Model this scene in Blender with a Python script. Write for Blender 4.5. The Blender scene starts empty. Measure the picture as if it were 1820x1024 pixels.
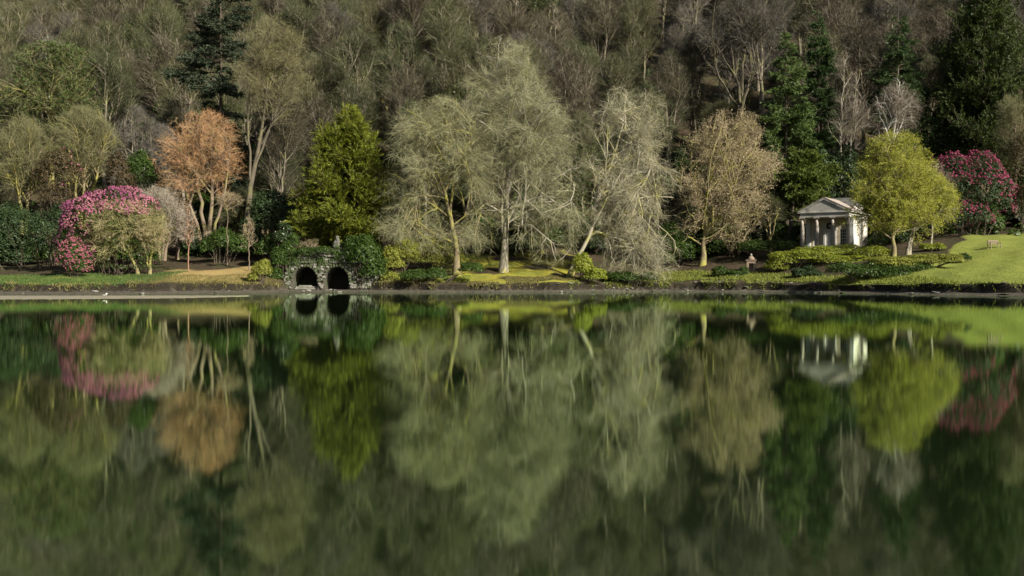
import bpy, math, numpy as np
from math import radians, sin, cos, pi

# ------------------------------------------------------------------ camera, sky, sun, exposure
scene = bpy.context.scene
COL = scene.collection
FPX, HZ, CX, CAMZ = 1820.0, 495.0, 910.0, 1.6        # focal length in photo pixels, horizon row, centre column, eye height
cam = bpy.data.cameras.new('camera')
cam.sensor_width = 36.0
cam.lens = 36.0
cam.shift_y = -(512.0 - HZ) / 1820.0
cam.clip_end = 3000.0
cam_o = bpy.data.objects.new('camera', cam)
cam_o.location = (0, 0, CAMZ)
cam_o.rotation_euler = (radians(90), 0, 0)
COL.objects.link(cam_o)
scene.camera = cam_o

SUN_AZ, SUN_EL = radians(46), radians(29)            # azimuth from the way to the camera (-Y) towards the right (+X)
sun_dir = np.array([sin(SUN_AZ) * cos(SUN_EL), -cos(SUN_AZ) * cos(SUN_EL), sin(SUN_EL)])
w = bpy.data.worlds.new('World')
scene.world = w
w.use_nodes = True
wn = w.node_tree
wn.nodes.clear()
sky = wn.nodes.new('ShaderNodeTexSky')
sky.sky_type = 'NISHITA'
sky.sun_disc = False
sky.sun_elevation = SUN_EL
sky.sun_rotation = math.atan2(sun_dir[0], sun_dir[1])
sky.air_density = 0.8
sky.dust_density = 2.0
sky.ozone_density = 0.6
bg = wn.nodes.new('ShaderNodeBackground')
bg.inputs['Strength'].default_value = 0.05
wo = wn.nodes.new('ShaderNodeOutputWorld')
wn.links.new(sky.outputs[0], bg.inputs[0])
wn.links.new(bg.outputs[0], wo.inputs[0])
sl = bpy.data.lights.new('sun', 'SUN')
sl.energy = 5.0
sl.angle = radians(0.5)
sl.color = (1.0, 0.92, 0.79)
so = bpy.data.objects.new('sun', sl)
from mathutils import Vector
so.rotation_euler = Vector(tuple(sun_dir)).to_track_quat('Z', 'Y').to_euler()
COL.objects.link(so)
scene.view_settings.view_transform = 'Standard'
scene.view_settings.look = 'None'
scene.view_settings.exposure = 0.68
scene.view_settings.gamma = 1.0
scene.view_settings.use_curve_mapping = False
cy = scene.cycles
cy.max_bounces = 6
cy.diffuse_bounces = 2
cy.glossy_bounces = 3
cy.transmission_bounces = 4
cy.transparent_max_bounces = 4
cy.caustics_reflective = False
cy.caustics_refractive = False
cy.use_denoising = True
cy.use_adaptive_sampling = False
cy.sample_clamp_indirect = 4.0

# ------------------------------------------------------------------ small helpers
def wx(px, Y): return (px - CX) * Y / FPX
def wz(py, Y): return CAMZ - (py - HZ) * Y / FPX
RNG = np.random.default_rng(7)

def nrm(v):
    return v / np.maximum(np.linalg.norm(v, axis=-1, keepdims=True), 1e-9)

def rand_dirs(n, rng):
    return nrm(rng.normal(size=(n, 3)))

def perp(d, rng):
    r = rng.normal(size=d.shape)
    r = r - d * np.sum(r * d, -1, keepdims=True)
    return nrm(r)

class Buf:
    """collects triangles for one mesh object"""
    def __init__(s): s.v, s.f, s.m, s.n, s.sm = [], [], [], 0, []
    def add(s, V, F, m=0, smooth=False):
        V = np.asarray(V, np.float32).reshape(-1, 3); F = np.asarray(F, np.int32).reshape(-1, 3)
        s.v.append(V); s.f.append(F + s.n); s.m.append(np.full(len(F), m, np.int32)); s.sm.append(np.full(len(F), smooth, bool))
        s.n += len(V)
    def mesh(s, name, mats):
        me = bpy.data.meshes.new(name)
        if s.n:
            V = np.concatenate(s.v); F = np.concatenate(s.f); M = np.concatenate(s.m); S = np.concatenate(s.sm)
            me.vertices.add(len(V)); me.vertices.foreach_set('co', V.ravel())
            me.loops.add(len(F) * 3); me.loops.foreach_set('vertex_index', F.ravel())
            me.polygons.add(len(F))
            me.polygons.foreach_set('loop_start', np.arange(0, len(F) * 3, 3, dtype=np.int32))
            me.polygons.foreach_set('material_index', M)
            me.polygons.foreach_set('use_smooth', S)
            me.update(calc_edges=True)
        for m in (mats if isinstance(mats, (list, tuple)) else [mats]): me.materials.append(m)
        return me
    def build(s, name, mats, parent=None, loc=None, rz=None):
        return link(name, s.mesh(name, mats), parent, loc, rz)

def link(name, me, parent=None, loc=None, rz=None):
    o = bpy.data.objects.new(name, me)
    COL.objects.link(o)
    if parent is not None: o.parent = parent
    if loc is not None: o.location = loc
    if rz is not None: o.rotation_euler = (0, 0, rz)
    return o

def thing(name, label, cat, loc=(0, 0, 0), rz=0, group=None):
    o = bpy.data.objects.new(name, None)
    o.empty_display_size = 0.3
    COL.objects.link(o)
    o.location = loc; o.rotation_euler = (0, 0, rz)
    o['label'] = label; o['category'] = cat
    if group: o['group'] = group
    return o

def box(x0, x1, y0, y1, z0, z1):
    V = [(x, y, z) for z in (z0, z1) for y in (y0, y1) for x in (x0, x1)]
    Q = [(0, 2, 3, 1), (4, 5, 7, 6), (0, 1, 5, 4), (2, 6, 7, 3), (0, 4, 6, 2), (1, 3, 7, 5)]
    F = [t for q in Q for t in ((q[0], q[1], q[2]), (q[0], q[2], q[3]))]
    return np.array(V, float), np.array(F)

def boxb(x0, x1, y0, y1, z0, z1, name, mat, parent):
    b = Buf(); b.add(*box(x0, x1, y0, y1, z0, z1)); return b.build(name, mat, parent)

def lathe(prof, n=16, off=(0, 0, 0)):
    prof = np.array(prof, float)
    a = np.linspace(0, 2 * pi, n, endpoint=False)
    k = len(prof)
    V = np.zeros((k, n, 3))
    V[:, :, 0] = prof[:, :1] * np.cos(a) + off[0]; V[:, :, 1] = prof[:, :1] * np.sin(a) + off[1]; V[:, :, 2] = prof[:, 1:2] + off[2]
    F = []
    for i in range(k - 1):
        for j in range(n):
            a0, a1, b0, b1 = i * n + j, i * n + (j + 1) % n, (i + 1) * n + j, (i + 1) * n + (j + 1) % n
            F += [(a0, a1, b1), (a0, b1, b0)]
    V = V.reshape(-1, 3)
    V = np.vstack([V, [[off[0], off[1], prof[0, 1] + off[2]], [off[0], off[1], prof[-1, 1] + off[2]]]])
    for j in range(n):
        F += [(len(V) - 2, (j + 1) % n, j), (len(V) - 1, (k - 1) * n + j, (k - 1) * n + (j + 1) % n)]
    return V, np.array(F)

def tubes(P, R, sides):
    """n polylines P (n,k,3) with radii R (n,k) -> one batch of tapered tubes"""
    n, k, _ = P.shape
    T = np.zeros_like(P)
    T[:, 1:-1] = P[:, 2:] - P[:, :-2]; T[:, 0] = P[:, 1] - P[:, 0]; T[:, -1] = P[:, -1] - P[:, -2]
    T = nrm(T)
    ref = np.where(np.abs(T[:, :1, 2:3]) > 0.8, np.array([1.0, 0, 0]), np.array([0, 0, 1.0]))
    U = nrm(np.cross(T, np.broadcast_to(ref, T.shape))); Wv = np.cross(T, U)
    a = np.linspace(0, 2 * pi, sides, endpoint=False)
    V = P[:, :, None, :] + R[:, :, None, None] * (U[:, :, None, :] * np.cos(a)[:, None] + Wv[:, :, None, :] * np.sin(a)[:, None])
    idx = np.arange(n * k * sides).reshape(n, k, sides)
    A = idx[:, :-1, :]; B = idx[:, 1:, :]; A1 = np.roll(A, -1, 2); B1 = np.roll(B, -1, 2)
    F = np.concatenate([np.stack([A, A1, B1], -1).reshape(-1, 3), np.stack([A, B1, B], -1).reshape(-1, 3)])
    return V.reshape(-1, 3), F

def twig_tris(B, D, L, Wd, rng, sag=0.0):
    n = len(B)
    p = perp(D, rng) * (Wd / 2)[:, None]
    tip = B + D * L[:, None]; tip[:, 2] -= sag * L
    V = np.stack([B - p, B + p, tip], 1).reshape(-1, 3)
    return V, np.arange(3 * n).reshape(n, 3)

def leaf_quads(C, D, N, L, Wd):
    """diamond leaves: centre C, along D, flat normal N"""
    n = len(C)
    S = nrm(np.cross(D, N))
    a = C - D * (L / 2)[:, None]; c = C + D * (L / 2)[:, None]
    m = C - D * (L * 0.08)[:, None]
    b = m + S * (Wd / 2)[:, None]; d = m - S * (Wd / 2)[:, None]
    V = np.stack([a, b, c, d], 1).reshape(-1, 3)
    i = np.arange(n) * 4
    F = np.concatenate([np.stack([i, i + 1, i + 2], 1), np.stack([i, i + 2, i + 3], 1)])
    return V, F

def leaf_tris(C, D, N, L, Wd):
    """small pointed leaves or needle sprays, one triangle each"""
    n = len(C)
    S = nrm(np.cross(D, N))
    m = C - D * (L * 0.4)[:, None]
    V = np.stack([m - S * (Wd * 0.55)[:, None], m + S * (Wd * 0.55)[:, None], C + D * (L * 0.6)[:, None]], 1).reshape(-1, 3)
    return V, np.arange(3 * n).reshape(n, 3)

# ------------------------------------------------------------------ materials
MATS = {}
def nodes_mat(name):
    m = bpy.data.materials.new(name); m.use_nodes = True
    nt = m.node_tree; nt.nodes.clear()
    out = nt.nodes.new('ShaderNodeOutputMaterial')
    return m, nt, out
def N(nt, t, **kw):
    n = nt.nodes.new(t)
    for k, v in kw.items():
        if k in n.inputs.keys() if isinstance(k, str) else False: n.inputs[k].default_value = v
        else: setattr(n, k, v)
    return n
def mixc(nt, fac, a, b):
    n = nt.nodes.new('ShaderNodeMix'); n.data_type = 'RGBA'
    for sock, v in ((n.inputs[0], fac), (n.inputs[6], a), (n.inputs[7], b)):
        if hasattr(v, 'links') or isinstance(v, bpy.types.NodeSocket): nt.links.new(v, sock)
        elif isinstance(v, (tuple, list)): sock.default_value = (*v[:3], 1.0)
        else: sock.default_value = v
    return n.outputs[2]
def ramp(nt, fac, p0, p1):
    r = nt.nodes.new('ShaderNodeMapRange'); r.clamp = True
    r.inputs[1].default_value = p0; r.inputs[2].default_value = p1
    nt.links.new(fac, r.inputs[0]); return r.outputs[0]
def noise(nt, scale, detail=3, vec=None, rough=0.6):
    n = nt.nodes.new('ShaderNodeTexNoise'); n.inputs['Scale'].default_value = scale
    n.inputs['Detail'].default_value = detail; n.inputs['Roughness'].default_value = rough
    if vec is None:
        tc = nt.nodes.new('ShaderNodeTexCoord'); vec = tc.outputs['Object']
    nt.links.new(vec, n.inputs['Vector']); return n.outputs['Fac']
def mul(nt, a, b):
    n = nt.nodes.new('ShaderNodeMath'); n.operation = 'MULTIPLY'
    for s, v in zip(n.inputs, (a, b)):
        if isinstance(v, bpy.types.NodeSocket): nt.links.new(v, s)
        else: s.default_value = v
    return n.outputs[0]

def leaf_mat(name, c1, c2, c3=None, trans=0.25, rough=0.5, obj_var=0.0):
    """leaves, needles, petals or twigs: every leaf (mesh island) has its own tint between c1 and c2, clumps drift towards c3"""
    m, nt, out = nodes_mat(name)
    g = nt.nodes.new('ShaderNodeNewGeometry')
    col = mixc(nt, g.outputs['Random Per Island'], c1, c2)
    if c3 is not None:
        col = mixc(nt, ramp(nt, noise(nt, 0.35, 2), 0.42, 0.62), col, c3)
    if obj_var:
        oi = nt.nodes.new('ShaderNodeObjectInfo')
        h = nt.nodes.new('ShaderNodeHueSaturation')
        nt.links.new(col, h.inputs['Color'])
        nt.links.new(map_rng(nt, oi.outputs['Random'], 1 - obj_var, 1 + obj_var), h.inputs['Value'])
        wn_ = nt.nodes.new('ShaderNodeTexWhiteNoise'); wn_.noise_dimensions = '1D'
        nt.links.new(oi.outputs['Random'], wn_.inputs['W'])
        nt.links.new(map_rng(nt, wn_.outputs['Value'], 0.485, 0.525), h.inputs['Hue'])
        col = h.outputs[0]
    p = nt.nodes.new('ShaderNodeBsdfPrincipled')
    nt.links.new(col, p.inputs['Base Color']); p.inputs['Roughness'].default_value = rough
    p.inputs['Specular IOR Level'].default_value = 0.25
    if trans > 0:
        t = nt.nodes.new('ShaderNodeBsdfTranslucent'); nt.links.new(col, t.inputs['Color'])
        mx = nt.nodes.new('ShaderNodeMixShader'); mx.inputs[0].default_value = trans
        nt.links.new(p.outputs[0], mx.inputs[1]); nt.links.new(t.outputs[0], mx.inputs[2])
        nt.links.new(mx.outputs[0], out.inputs[0])
    else:
        nt.links.new(p.outputs[0], out.inputs[0])
    return m
def map_rng(nt, fac, lo, hi):
    r = nt.nodes.new('ShaderNodeMapRange'); r.inputs[3].default_value = lo; r.inputs[4].default_value = hi
    nt.links.new(fac, r.inputs[0]); return r.outputs[0]

def surf_mat(name, c1, c2, scale=2.0, c3=None, scale3=0.7, t3=(0.5, 0.65), rough=0.85, bump=0.3, bscale=None, dist=0.03, spec=0.3):
    m, nt, out = nodes_mat(name)
    col = mixc(nt, ramp(nt, noise(nt, scale, 5), 0.3, 0.7), c1, c2)
    if c3 is not None:
        col = mixc(nt, ramp(nt, noise(nt, scale3, 4), *t3), col, c3)
    p = nt.nodes.new('ShaderNodeBsdfPrincipled')
    nt.links.new(col, p.inputs['Base Color']); p.inputs['Roughness'].default_value = rough
    p.inputs['Specular IOR Level'].default_value = spec
    if bump:
        b = nt.nodes.new('ShaderNodeBump'); b.inputs['Strength'].default_value = bump; b.inputs['Distance'].default_value = dist
        nt.links.new(noise(nt, bscale or scale * 3, 5), b.inputs['Height']); nt.links.new(b.outputs[0], p.inputs['Normal'])
    nt.links.new(p.outputs[0], out.inputs[0])
    return m

def bark_mat(name, c1, c2, moss=None, amt=(0.45, 0.6)):
    return surf_mat(name, c1, c2, 1.5, moss, 0.5, amt, 0.9, 0.6, 6.0, 0.04)

M = MATS
M['bark_grey'] = bark_mat('bark_grey', (0.24, 0.215, 0.165), (0.44, 0.41, 0.34), (0.34, 0.33, 0.13), (0.5, 0.66))
M['bark_mossy'] = bark_mat('bark_mossy', (0.16, 0.13, 0.08), (0.24, 0.2, 0.12), (0.30, 0.285, 0.07), (0.44, 0.6))
M['bark_dark'] = bark_mat('bark_dark', (0.06, 0.05, 0.035), (0.12, 0.095, 0.07))
M['bark_brown'] = bark_mat('bark_brown', (0.14, 0.105, 0.075), (0.24, 0.19, 0.14), (0.22, 0.21, 0.07), (0.5, 0.65))
M['bark_pale'] = bark_mat('bark_pale', (0.5, 0.48, 0.42), (0.62, 0.6, 0.55), (0.2, 0.18, 0.13), (0.58, 0.66))
M['bark_red'] = bark_mat('bark_red', (0.22, 0.13, 0.08), (0.32, 0.2, 0.13))
M['bark_silver'] = bark_mat('bark_silver', (0.3, 0.28, 0.2), (0.44, 0.41, 0.32), (0.36, 0.34, 0.1), (0.48, 0.62))
M['bark_dull'] = bark_mat('bark_dull', (0.085, 0.074, 0.052), (0.15, 0.13, 0.094), (0.17, 0.17, 0.06), (0.5, 0.66))
M['leaf_green'] = leaf_mat('leaf_green', (0.075, 0.12, 0.02), (0.17, 0.215, 0.04), (0.11, 0.155, 0.026), 0.2, 0.55)
M['twig_tan'] = leaf_mat('twig_tan', (0.27, 0.235, 0.12), (0.42, 0.36, 0.2), (0.3, 0.29, 0.12), 0.0, 0.7)
M['leaf_fir'] = leaf_mat('leaf_fir', (0.035, 0.075, 0.026), (0.09, 0.145, 0.045), None, 0.15, 0.55)
M['petal_rose'] = leaf_mat('petal_rose', (0.3, 0.08, 0.13), (0.48, 0.18, 0.22), None, 0.3, 0.6)
M['twig_beech'] = leaf_mat('twig_beech', (0.2, 0.205, 0.115), (0.345, 0.345, 0.205), (0.25, 0.255, 0.13), 0.0, 0.7)
M['twig_silver'] = leaf_mat('twig_silver', (0.27, 0.255, 0.17), (0.44, 0.42, 0.29), (0.32, 0.305, 0.185), 0.0, 0.7)
M['twig_oak'] = leaf_mat('twig_oak', (0.27, 0.22, 0.135), (0.44, 0.36, 0.23), (0.33, 0.28, 0.155), 0.0, 0.7)
M['twig_orange'] = leaf_mat('twig_orange', (0.36, 0.2, 0.095), (0.54, 0.33, 0.18), (0.42, 0.27, 0.13), 0.0, 0.7)
M['twig_straw'] = leaf_mat('twig_straw', (0.15, 0.14, 0.07), (0.25, 0.23, 0.115), (0.18, 0.17, 0.08), 0.0, 0.7)
M['twig_olive'] = leaf_mat('twig_olive', (0.13, 0.135, 0.065), (0.22, 0.22, 0.11), (0.15, 0.15, 0.07), 0.0, 0.7)
M['twig_pale'] = leaf_mat('twig_pale', (0.26, 0.23, 0.18), (0.4, 0.36, 0.29), None, 0.0, 0.7)
M['twig_birch'] = leaf_mat('twig_birch', (0.15, 0.125, 0.095), (0.25, 0.21, 0.165), None, 0.0, 0.7)
M['hill_brown'] = leaf_mat('hill_brown', (0.062, 0.053, 0.036), (0.115, 0.098, 0.066), (0.08, 0.075, 0.045), 0.0, 0.7, 0.3)
M['hill_olive'] = leaf_mat('hill_olive', (0.06, 0.066, 0.03), (0.108, 0.114, 0.052), (0.074, 0.082, 0.035), 0.0, 0.7, 0.3)
M['hill_grey'] = leaf_mat('hill_grey', (0.075, 0.07, 0.058), (0.135, 0.125, 0.104), None, 0.0, 0.7, 0.3)
M['leaf_yew'] = leaf_mat('leaf_yew', (0.085, 0.125, 0.012), (0.25, 0.265, 0.03), (0.16, 0.19, 0.018), 0.2, 0.55)
M['leaf_spruce'] = leaf_mat('leaf_spruce', (0.075, 0.135, 0.04), (0.16, 0.23, 0.07), (0.12, 0.18, 0.05), 0.15, 0.55)
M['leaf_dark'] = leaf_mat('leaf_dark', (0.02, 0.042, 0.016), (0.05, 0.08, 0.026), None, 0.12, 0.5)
M['leaf_blue'] = leaf_mat('leaf_blue', (0.05, 0.075, 0.045), (0.1, 0.13, 0.075), (0.035, 0.055, 0.03), 0.12, 0.55)
M['leaf_cypress'] = leaf_mat('leaf_cypress', (0.03, 0.052, 0.012), (0.08, 0.11, 0.02), (0.045, 0.075, 0.016), 0.15, 0.55)
M['leaf_laurel'] = leaf_mat('leaf_laurel', (0.035, 0.07, 0.014), (0.085, 0.135, 0.028), (0.05, 0.09, 0.018), 0.25, 0.4)
M['leaf_hedge'] = leaf_mat('leaf_hedge', (0.17, 0.22, 0.025), (0.32, 0.35, 0.05), (0.22, 0.26, 0.03), 0.3, 0.45)
M['leaf_ivy'] = leaf_mat('leaf_ivy', (0.028, 0.058, 0.01), (0.062, 0.105, 0.018), None, 0.25, 0.4)
M['leaf_lime'] = leaf_mat('leaf_lime', (0.34, 0.37, 0.05), (0.52, 0.52, 0.09), (0.4, 0.42, 0.06), 0.35, 0.6)
M['leaf_gold'] = leaf_mat('leaf_gold', (0.17, 0.21, 0.03), (0.33, 0.34, 0.06), (0.22, 0.24, 0.045), 0.3, 0.6)
M['leaf_rust'] = leaf_mat('leaf_rust', (0.05, 0.042, 0.02), (0.1, 0.072, 0.034), None, 0.2, 0.6)
M['petal_pink'] = leaf_mat('petal_pink', (0.44, 0.14, 0.22), (0.64, 0.31, 0.36), (0.36, 0.1, 0.22), 0.3, 0.6)
M['petal_purple'] = leaf_mat('petal_purple', (0.27, 0.04, 0.11), (0.46, 0.1, 0.19), None, 0.3, 0.6)
M['petal_white'] = leaf_mat('petal_white', (0.6, 0.6, 0.5), (0.75, 0.75, 0.68), None, 0.3, 0.6)

# ------------------------------------------------------------------ terrain
_shore_px = np.array([-900, -300, 0, 200, 340, 430, 500, 650, 800, 930, 1010, 1060, 1120, 1250, 1380, 1500, 1600, 1700, 1820, 2100, 2700])
_shore_Y = np.array([92, 97, 100, 102, 106, 111, 117, 118, 116.5, 116, 117.5, 121, 124, 123, 117, 111, 104, 97, 91, 86, 84.0])
_sx = (_shore_px - CX) * _shore_Y / FPX
def shore(x):
    x = np.asarray(x, float)
    y = sum(np.interp(x + d, _sx, _shore_Y) for d in (-4, -2, 0, 2, 4)) / 5
    return y + 0.35 * np.sin(x * 0.9) + 0.3 * np.sin(x * 0.37 + 1) + 0.15 * np.sin(x * 2.3 + 2)
_hb_px = np.array([-900, 0, 350, 545, 700, 800, 1000, 1250, 1420, 1550, 1700, 1820, 2700])
_hb = np.array([3.3, 3.5, 4.6, 5.2, 5.5, 5.6, 5.6, 5.3, 5.9, 6.2, 7.5, 8.0, 8.0])
_hbx = (_hb_px - CX) * 142 / FPX
_ub_px = np.array([-900, 420, 503, 516, 650, 664, 700, 950, 1010, 1100, 1400, 1560, 1700, 2700])
_ub = np.array([3.3, 3.0, 2.8, 9.6, 9.6, 2.2, 1.6, 1.4, 1.6, 1.0, 1.2, 1.5, 2.4, 2.6])
_ubx = (_ub_px - CX) * np.array([112, 114, 120, 121, 121, 120, 118, 116, 117, 123, 116, 106, 97, 90]) / FPX
def bank_u(x): return np.interp(x, _ubx, _ub) + 0.32 * np.sin(np.asarray(x) * 0.7) + 0.2 * np.sin(np.asarray(x) * 2.3) + 0.14 * np.sin(np.asarray(x) * 5.1 + 1)
def hill_start(x): return np.maximum(shore(x) + 24.0, 142.0)
def ground_h(x, y):
    x = np.asarray(x, float); y = np.asarray(y, float)
    sh = shore(x); u = y - sh; ub = bank_u(x)
    hb = np.interp(x, _hbx, _hb)
    bankh = 1.02 + 0.12 * np.sin(x * 0.31) + 0.05 * np.sin(x * 1.7)
    bed = np.maximum(-2.6, 0.16 * u)
    beach = 0.27 * np.clip(u / np.minimum(ub, 3.0), 0, 1)
    bank = 0.27 + (bankh - 0.27) * np.clip((u - ub) / 0.4, 0, 1) ** 0.7
    t = np.clip((u - ub - 0.4) / (hill_start(x) - sh - ub - 0.4), 0, 1)
    rise = bankh + (hb - bankh) * (0.8 * t + 0.2 * t * t)
    v = np.maximum(y - hill_start(x), 0)
    hill = np.where(v < 14, 0.47 * v * v / 28, 0.47 * (v - 7))
    hill = np.where(hill > 135, 135 + (hill - 135) * 0.2, hill)
    z = np.where(u < 0, bed, np.where(u < ub, beach, np.where(u < ub + 0.4, bank, rise + hill)))
    und = np.clip((u - 4) / 10, 0, 1)
    z = z + und * (0.10 * np.sin(x * 0.55 + y * 0.3) + 0.07 * np.sin(x * 1.3 - y * 0.8 + 1)) + np.clip(v / 40, 0, 1) * (1.6 * np.sin(x * 0.07 + y * 0.05) + 1.0 * np.sin(x * 0.15 - y * 0.11 + 2))
    near = np.clip((4 - y) / 5, 0, 1) * 3.1 - 2.6
    return np.maximum(z, near)
def place(px, py):
    """the ground point seen at photo pixel (px, py) beyond the far shore"""
    Y = np.arange(80, 260, 0.05)
    x = wx(px, Y); z = ground_h(x, Y)
    ok = (Y > shore(x) + bank_u(x) + 0.5) & (HZ - (z - CAMZ) * FPX / Y <= py)
    i = np.argmax(ok) if ok.any() else len(Y) - 1
    return float(x[i]), float(Y[i]), float(z[i])
def gz(x, y): return float(ground_h(np.array([x]), np.array([y]))[0])

xs = np.concatenate([[-700, -400, -260, -180, -140, -115, -100], np.arange(-90, 90.01, 0.6), [100, 115, 140, 180, 260, 400, 700]])
us = np.concatenate([[-420, -130, -118, -110, -104, -100, -96, -92, -88, -84, -70, -40, -20, -12, -7, -4, -2, -1, -0.4], np.arange(0, 4.41, 0.13), np.arange(4.6, 30, 0.7), np.arange(30, 70, 1.6), np.arange(70, 260, 4), [280, 330, 420, 600, 900, 1400]])
GX = np.repeat(xs[None], len(us), 0); GY = shore(GX) + us[:, None]; GZ = ground_h(GX, GY)
GU = np.repeat(us[:, None], len(xs), 1); UB = bank_u(GX); GU2 = GU - UB + 3.1; GPX = CX + GX / np.maximum(GY, 20) * FPX
def sm(a, lo, hi): return np.clip((a - lo) / (hi - lo), 0, 1)
wob = 0.5 + 0.25 * np.sin(GX * 0.8 + GY * 0.5) + 0.25 * np.sin(GX * 0.33 - GY * 0.9 + 1)
VH = GY - hill_start(GX)
lawn_w = np.maximum(sm(GX - (36.5 + (GU - 3.5) * 0.5) + wob * 1.2, -0.6, 0.6) * sm(GU2, 3.4, 3.7) * (1 - sm(VH, -1, 1)),
                    0.55 * (1 - sm(GPX, 230, 330)) * sm(GU2, 3.4, 3.7) * (1 - sm(GU, 14, 18)))
lawn_w = np.maximum(lawn_w, 0.55 * sm(GPX, 640, 700) * (1 - sm(GPX, 960, 1040)) * sm(GU2, 3.4, 3.7) * (1 - sm(GU, 24, 28)) * np.clip(1.3 * wob - 0.1, 0, 1))
moss_w = sm(GPX, 770, 830) * (1 - sm(GPX, 1000, 1040)) * sm(GU2, 3.4, 4) * (1 - sm(GU, 18, 26)) * np.clip(wob * 1.5, 0, 1)
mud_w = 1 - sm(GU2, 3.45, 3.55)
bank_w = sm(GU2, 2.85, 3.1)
gold_w = sm(GPX, 270, 330) * (1 - sm(GPX, 440, 470)) * sm(GU2, 3.4, 4.2) * (1 - sm(GU, 18, 22))

def ground_material():
    m, nt, out = nodes_mat('ground_soil_grass')
    at = nt.nodes.new('ShaderNodeVertexColor'); at.layer_name = 'cover'
    sep = nt.nodes.new('ShaderNodeSeparateColor'); nt.links.new(at.outputs['Color'], sep.inputs[0])
    n1 = noise(nt, 0.5, 5); n2 = noise(nt, 2.2, 4); n3 = noise(nt, 7, 3)
    litter = mixc(nt, ramp(nt, n2, 0.35, 0.65), (0.035, 0.028, 0.017), (0.085, 0.062, 0.036))
    litter = mixc(nt, ramp(nt, n1, 0.5, 0.68), litter, (0.05, 0.065, 0.02))
    def brk(sock, nz, amt=0.6):
        a = nt.nodes.new('ShaderNodeMath'); a.operation = 'MULTIPLY_ADD'; a.inputs[1].default_value = amt; a.inputs[2].default_value = -amt / 2
        nt.links.new(nz, a.inputs[0])
        b = nt.nodes.new('ShaderNodeMath'); b.operation = 'ADD'; nt.links.new(a.outputs[0], b.inputs[0]); nt.links.new(sock, b.inputs[1])
        return ramp(nt, b.outputs[0], 0.35, 0.65)
    gold = mixc(nt, ramp(nt, n2, 0.35, 0.65), (0.3, 0.2, 0.09), (0.33, 0.27, 0.10))
    col = mixc(nt, brk(at.outputs['Alpha'], n1, 0.9), litter, gold)
    moss = mixc(nt, ramp(nt, n2, 0.3, 0.7), (0.2, 0.2, 0.03), (0.38, 0.34, 0.045))
    col = mixc(nt, brk(mul(nt, sep.outputs[1], 0.85), n1, 1.6), col, moss)
    grass = mixc(nt, ramp(nt, n1, 0.3, 0.7), (0.15, 0.2, 0.035), (0.28, 0.31, 0.07))
    grass = mixc(nt, ramp(nt, n3, 0.3, 0.8), grass, (0.19, 0.22, 0.04))
    col = mixc(nt, brk(sep.outputs[0], n1, 0.5), col, grass)
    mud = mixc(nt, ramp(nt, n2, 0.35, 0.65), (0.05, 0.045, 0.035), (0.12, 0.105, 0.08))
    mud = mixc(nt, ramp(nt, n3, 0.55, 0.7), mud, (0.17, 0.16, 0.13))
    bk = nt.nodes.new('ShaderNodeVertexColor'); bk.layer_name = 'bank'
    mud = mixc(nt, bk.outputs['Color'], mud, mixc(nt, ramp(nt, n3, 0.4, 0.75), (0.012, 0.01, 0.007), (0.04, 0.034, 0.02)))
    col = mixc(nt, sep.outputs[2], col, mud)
    p = nt.nodes.new('ShaderNodeBsdfPrincipled'); nt.links.new(col, p.inputs['Base Color']); p.inputs['Roughness'].default_value = 0.9
    p.inputs['Specular IOR Level'].default_value = 0.2
    b = nt.nodes.new('ShaderNodeBump'); b.inputs['Strength'].default_value = 0.7; b.inputs['Distance'].default_value = 0.15
    nt.links.new(noise(nt, 3, 6, None, 0.7), b.inputs['Height']); nt.links.new(b.outputs[0], p.inputs['Normal'])
    nt.links.new(p.outputs[0], out.inputs[0])
    return m
M['ground'] = ground_material()

def grid_objects():
    R_, C_ = GX.shape
    V = np.stack([GX, GY, GZ], -1).reshape(-1, 3)
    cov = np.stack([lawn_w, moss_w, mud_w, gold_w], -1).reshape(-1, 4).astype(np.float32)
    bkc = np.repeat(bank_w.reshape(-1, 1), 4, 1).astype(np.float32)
    idx = np.arange(R_ * C_).reshape(R_, C_)
    Q = np.stack([idx[:-1, :-1], idx[:-1, 1:], idx[1:, 1:], idx[1:, :-1]], -1).reshape(-1, 4)
    uq = ((GU2[:-1, :-1] + GU2[1:, 1:]) / 2).reshape(-1); vq = ((VH[:-1, :-1] + VH[1:, 1:]) / 2).reshape(-1); us_ = ((GU[:-1, :-1] + GU[1:, 1:]) / 2).reshape(-1)
    lq = ((lawn_w[:-1, :-1] + lawn_w[1:, 1:]) / 2).reshape(-1)
    sel = {}
    sel['hillside'] = vq > 4
    sel['mud_shore'] = (us_ > -8) & (uq < 3.5)
    sel['lawn'] = (lq > 0.5) & ~sel['hillside'] & ~sel['mud_shore'] & (uq > 3)
    sel['lake_bed'] = us_ <= -8
    sel['ground'] = ~(sel['hillside'] | sel['mud_shore'] | sel['lawn'] | sel['lake_bed'])
    for nm, s in sel.items():
        q = Q[s]
        used, inv = np.unique(q, return_inverse=True)
        q = inv.reshape(-1, 4).astype(np.int32)
        me = bpy.data.meshes.new(nm)
        me.vertices.add(len(used)); me.vertices.foreach_set('co', V[used].astype(np.float32).ravel())
        me.loops.add(q.size); me.loops.foreach_set('vertex_index', q.ravel())
        me.polygons.add(len(q)); me.polygons.foreach_set('loop_start', np.arange(0, q.size, 4, dtype=np.int32))
        me.polygons.foreach_set('use_smooth', np.ones(len(q), bool))
        me.update(calc_edges=True)
        ca = me.color_attributes.new('cover', 'FLOAT_COLOR', 'POINT'); ca.data.foreach_set('color', cov[used].ravel())
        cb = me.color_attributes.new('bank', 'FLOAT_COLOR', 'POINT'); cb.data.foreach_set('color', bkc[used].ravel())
        me.materials.append(M['ground'])
        o = link(nm, me); o['kind'] = 'structure'
grid_objects()

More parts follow.
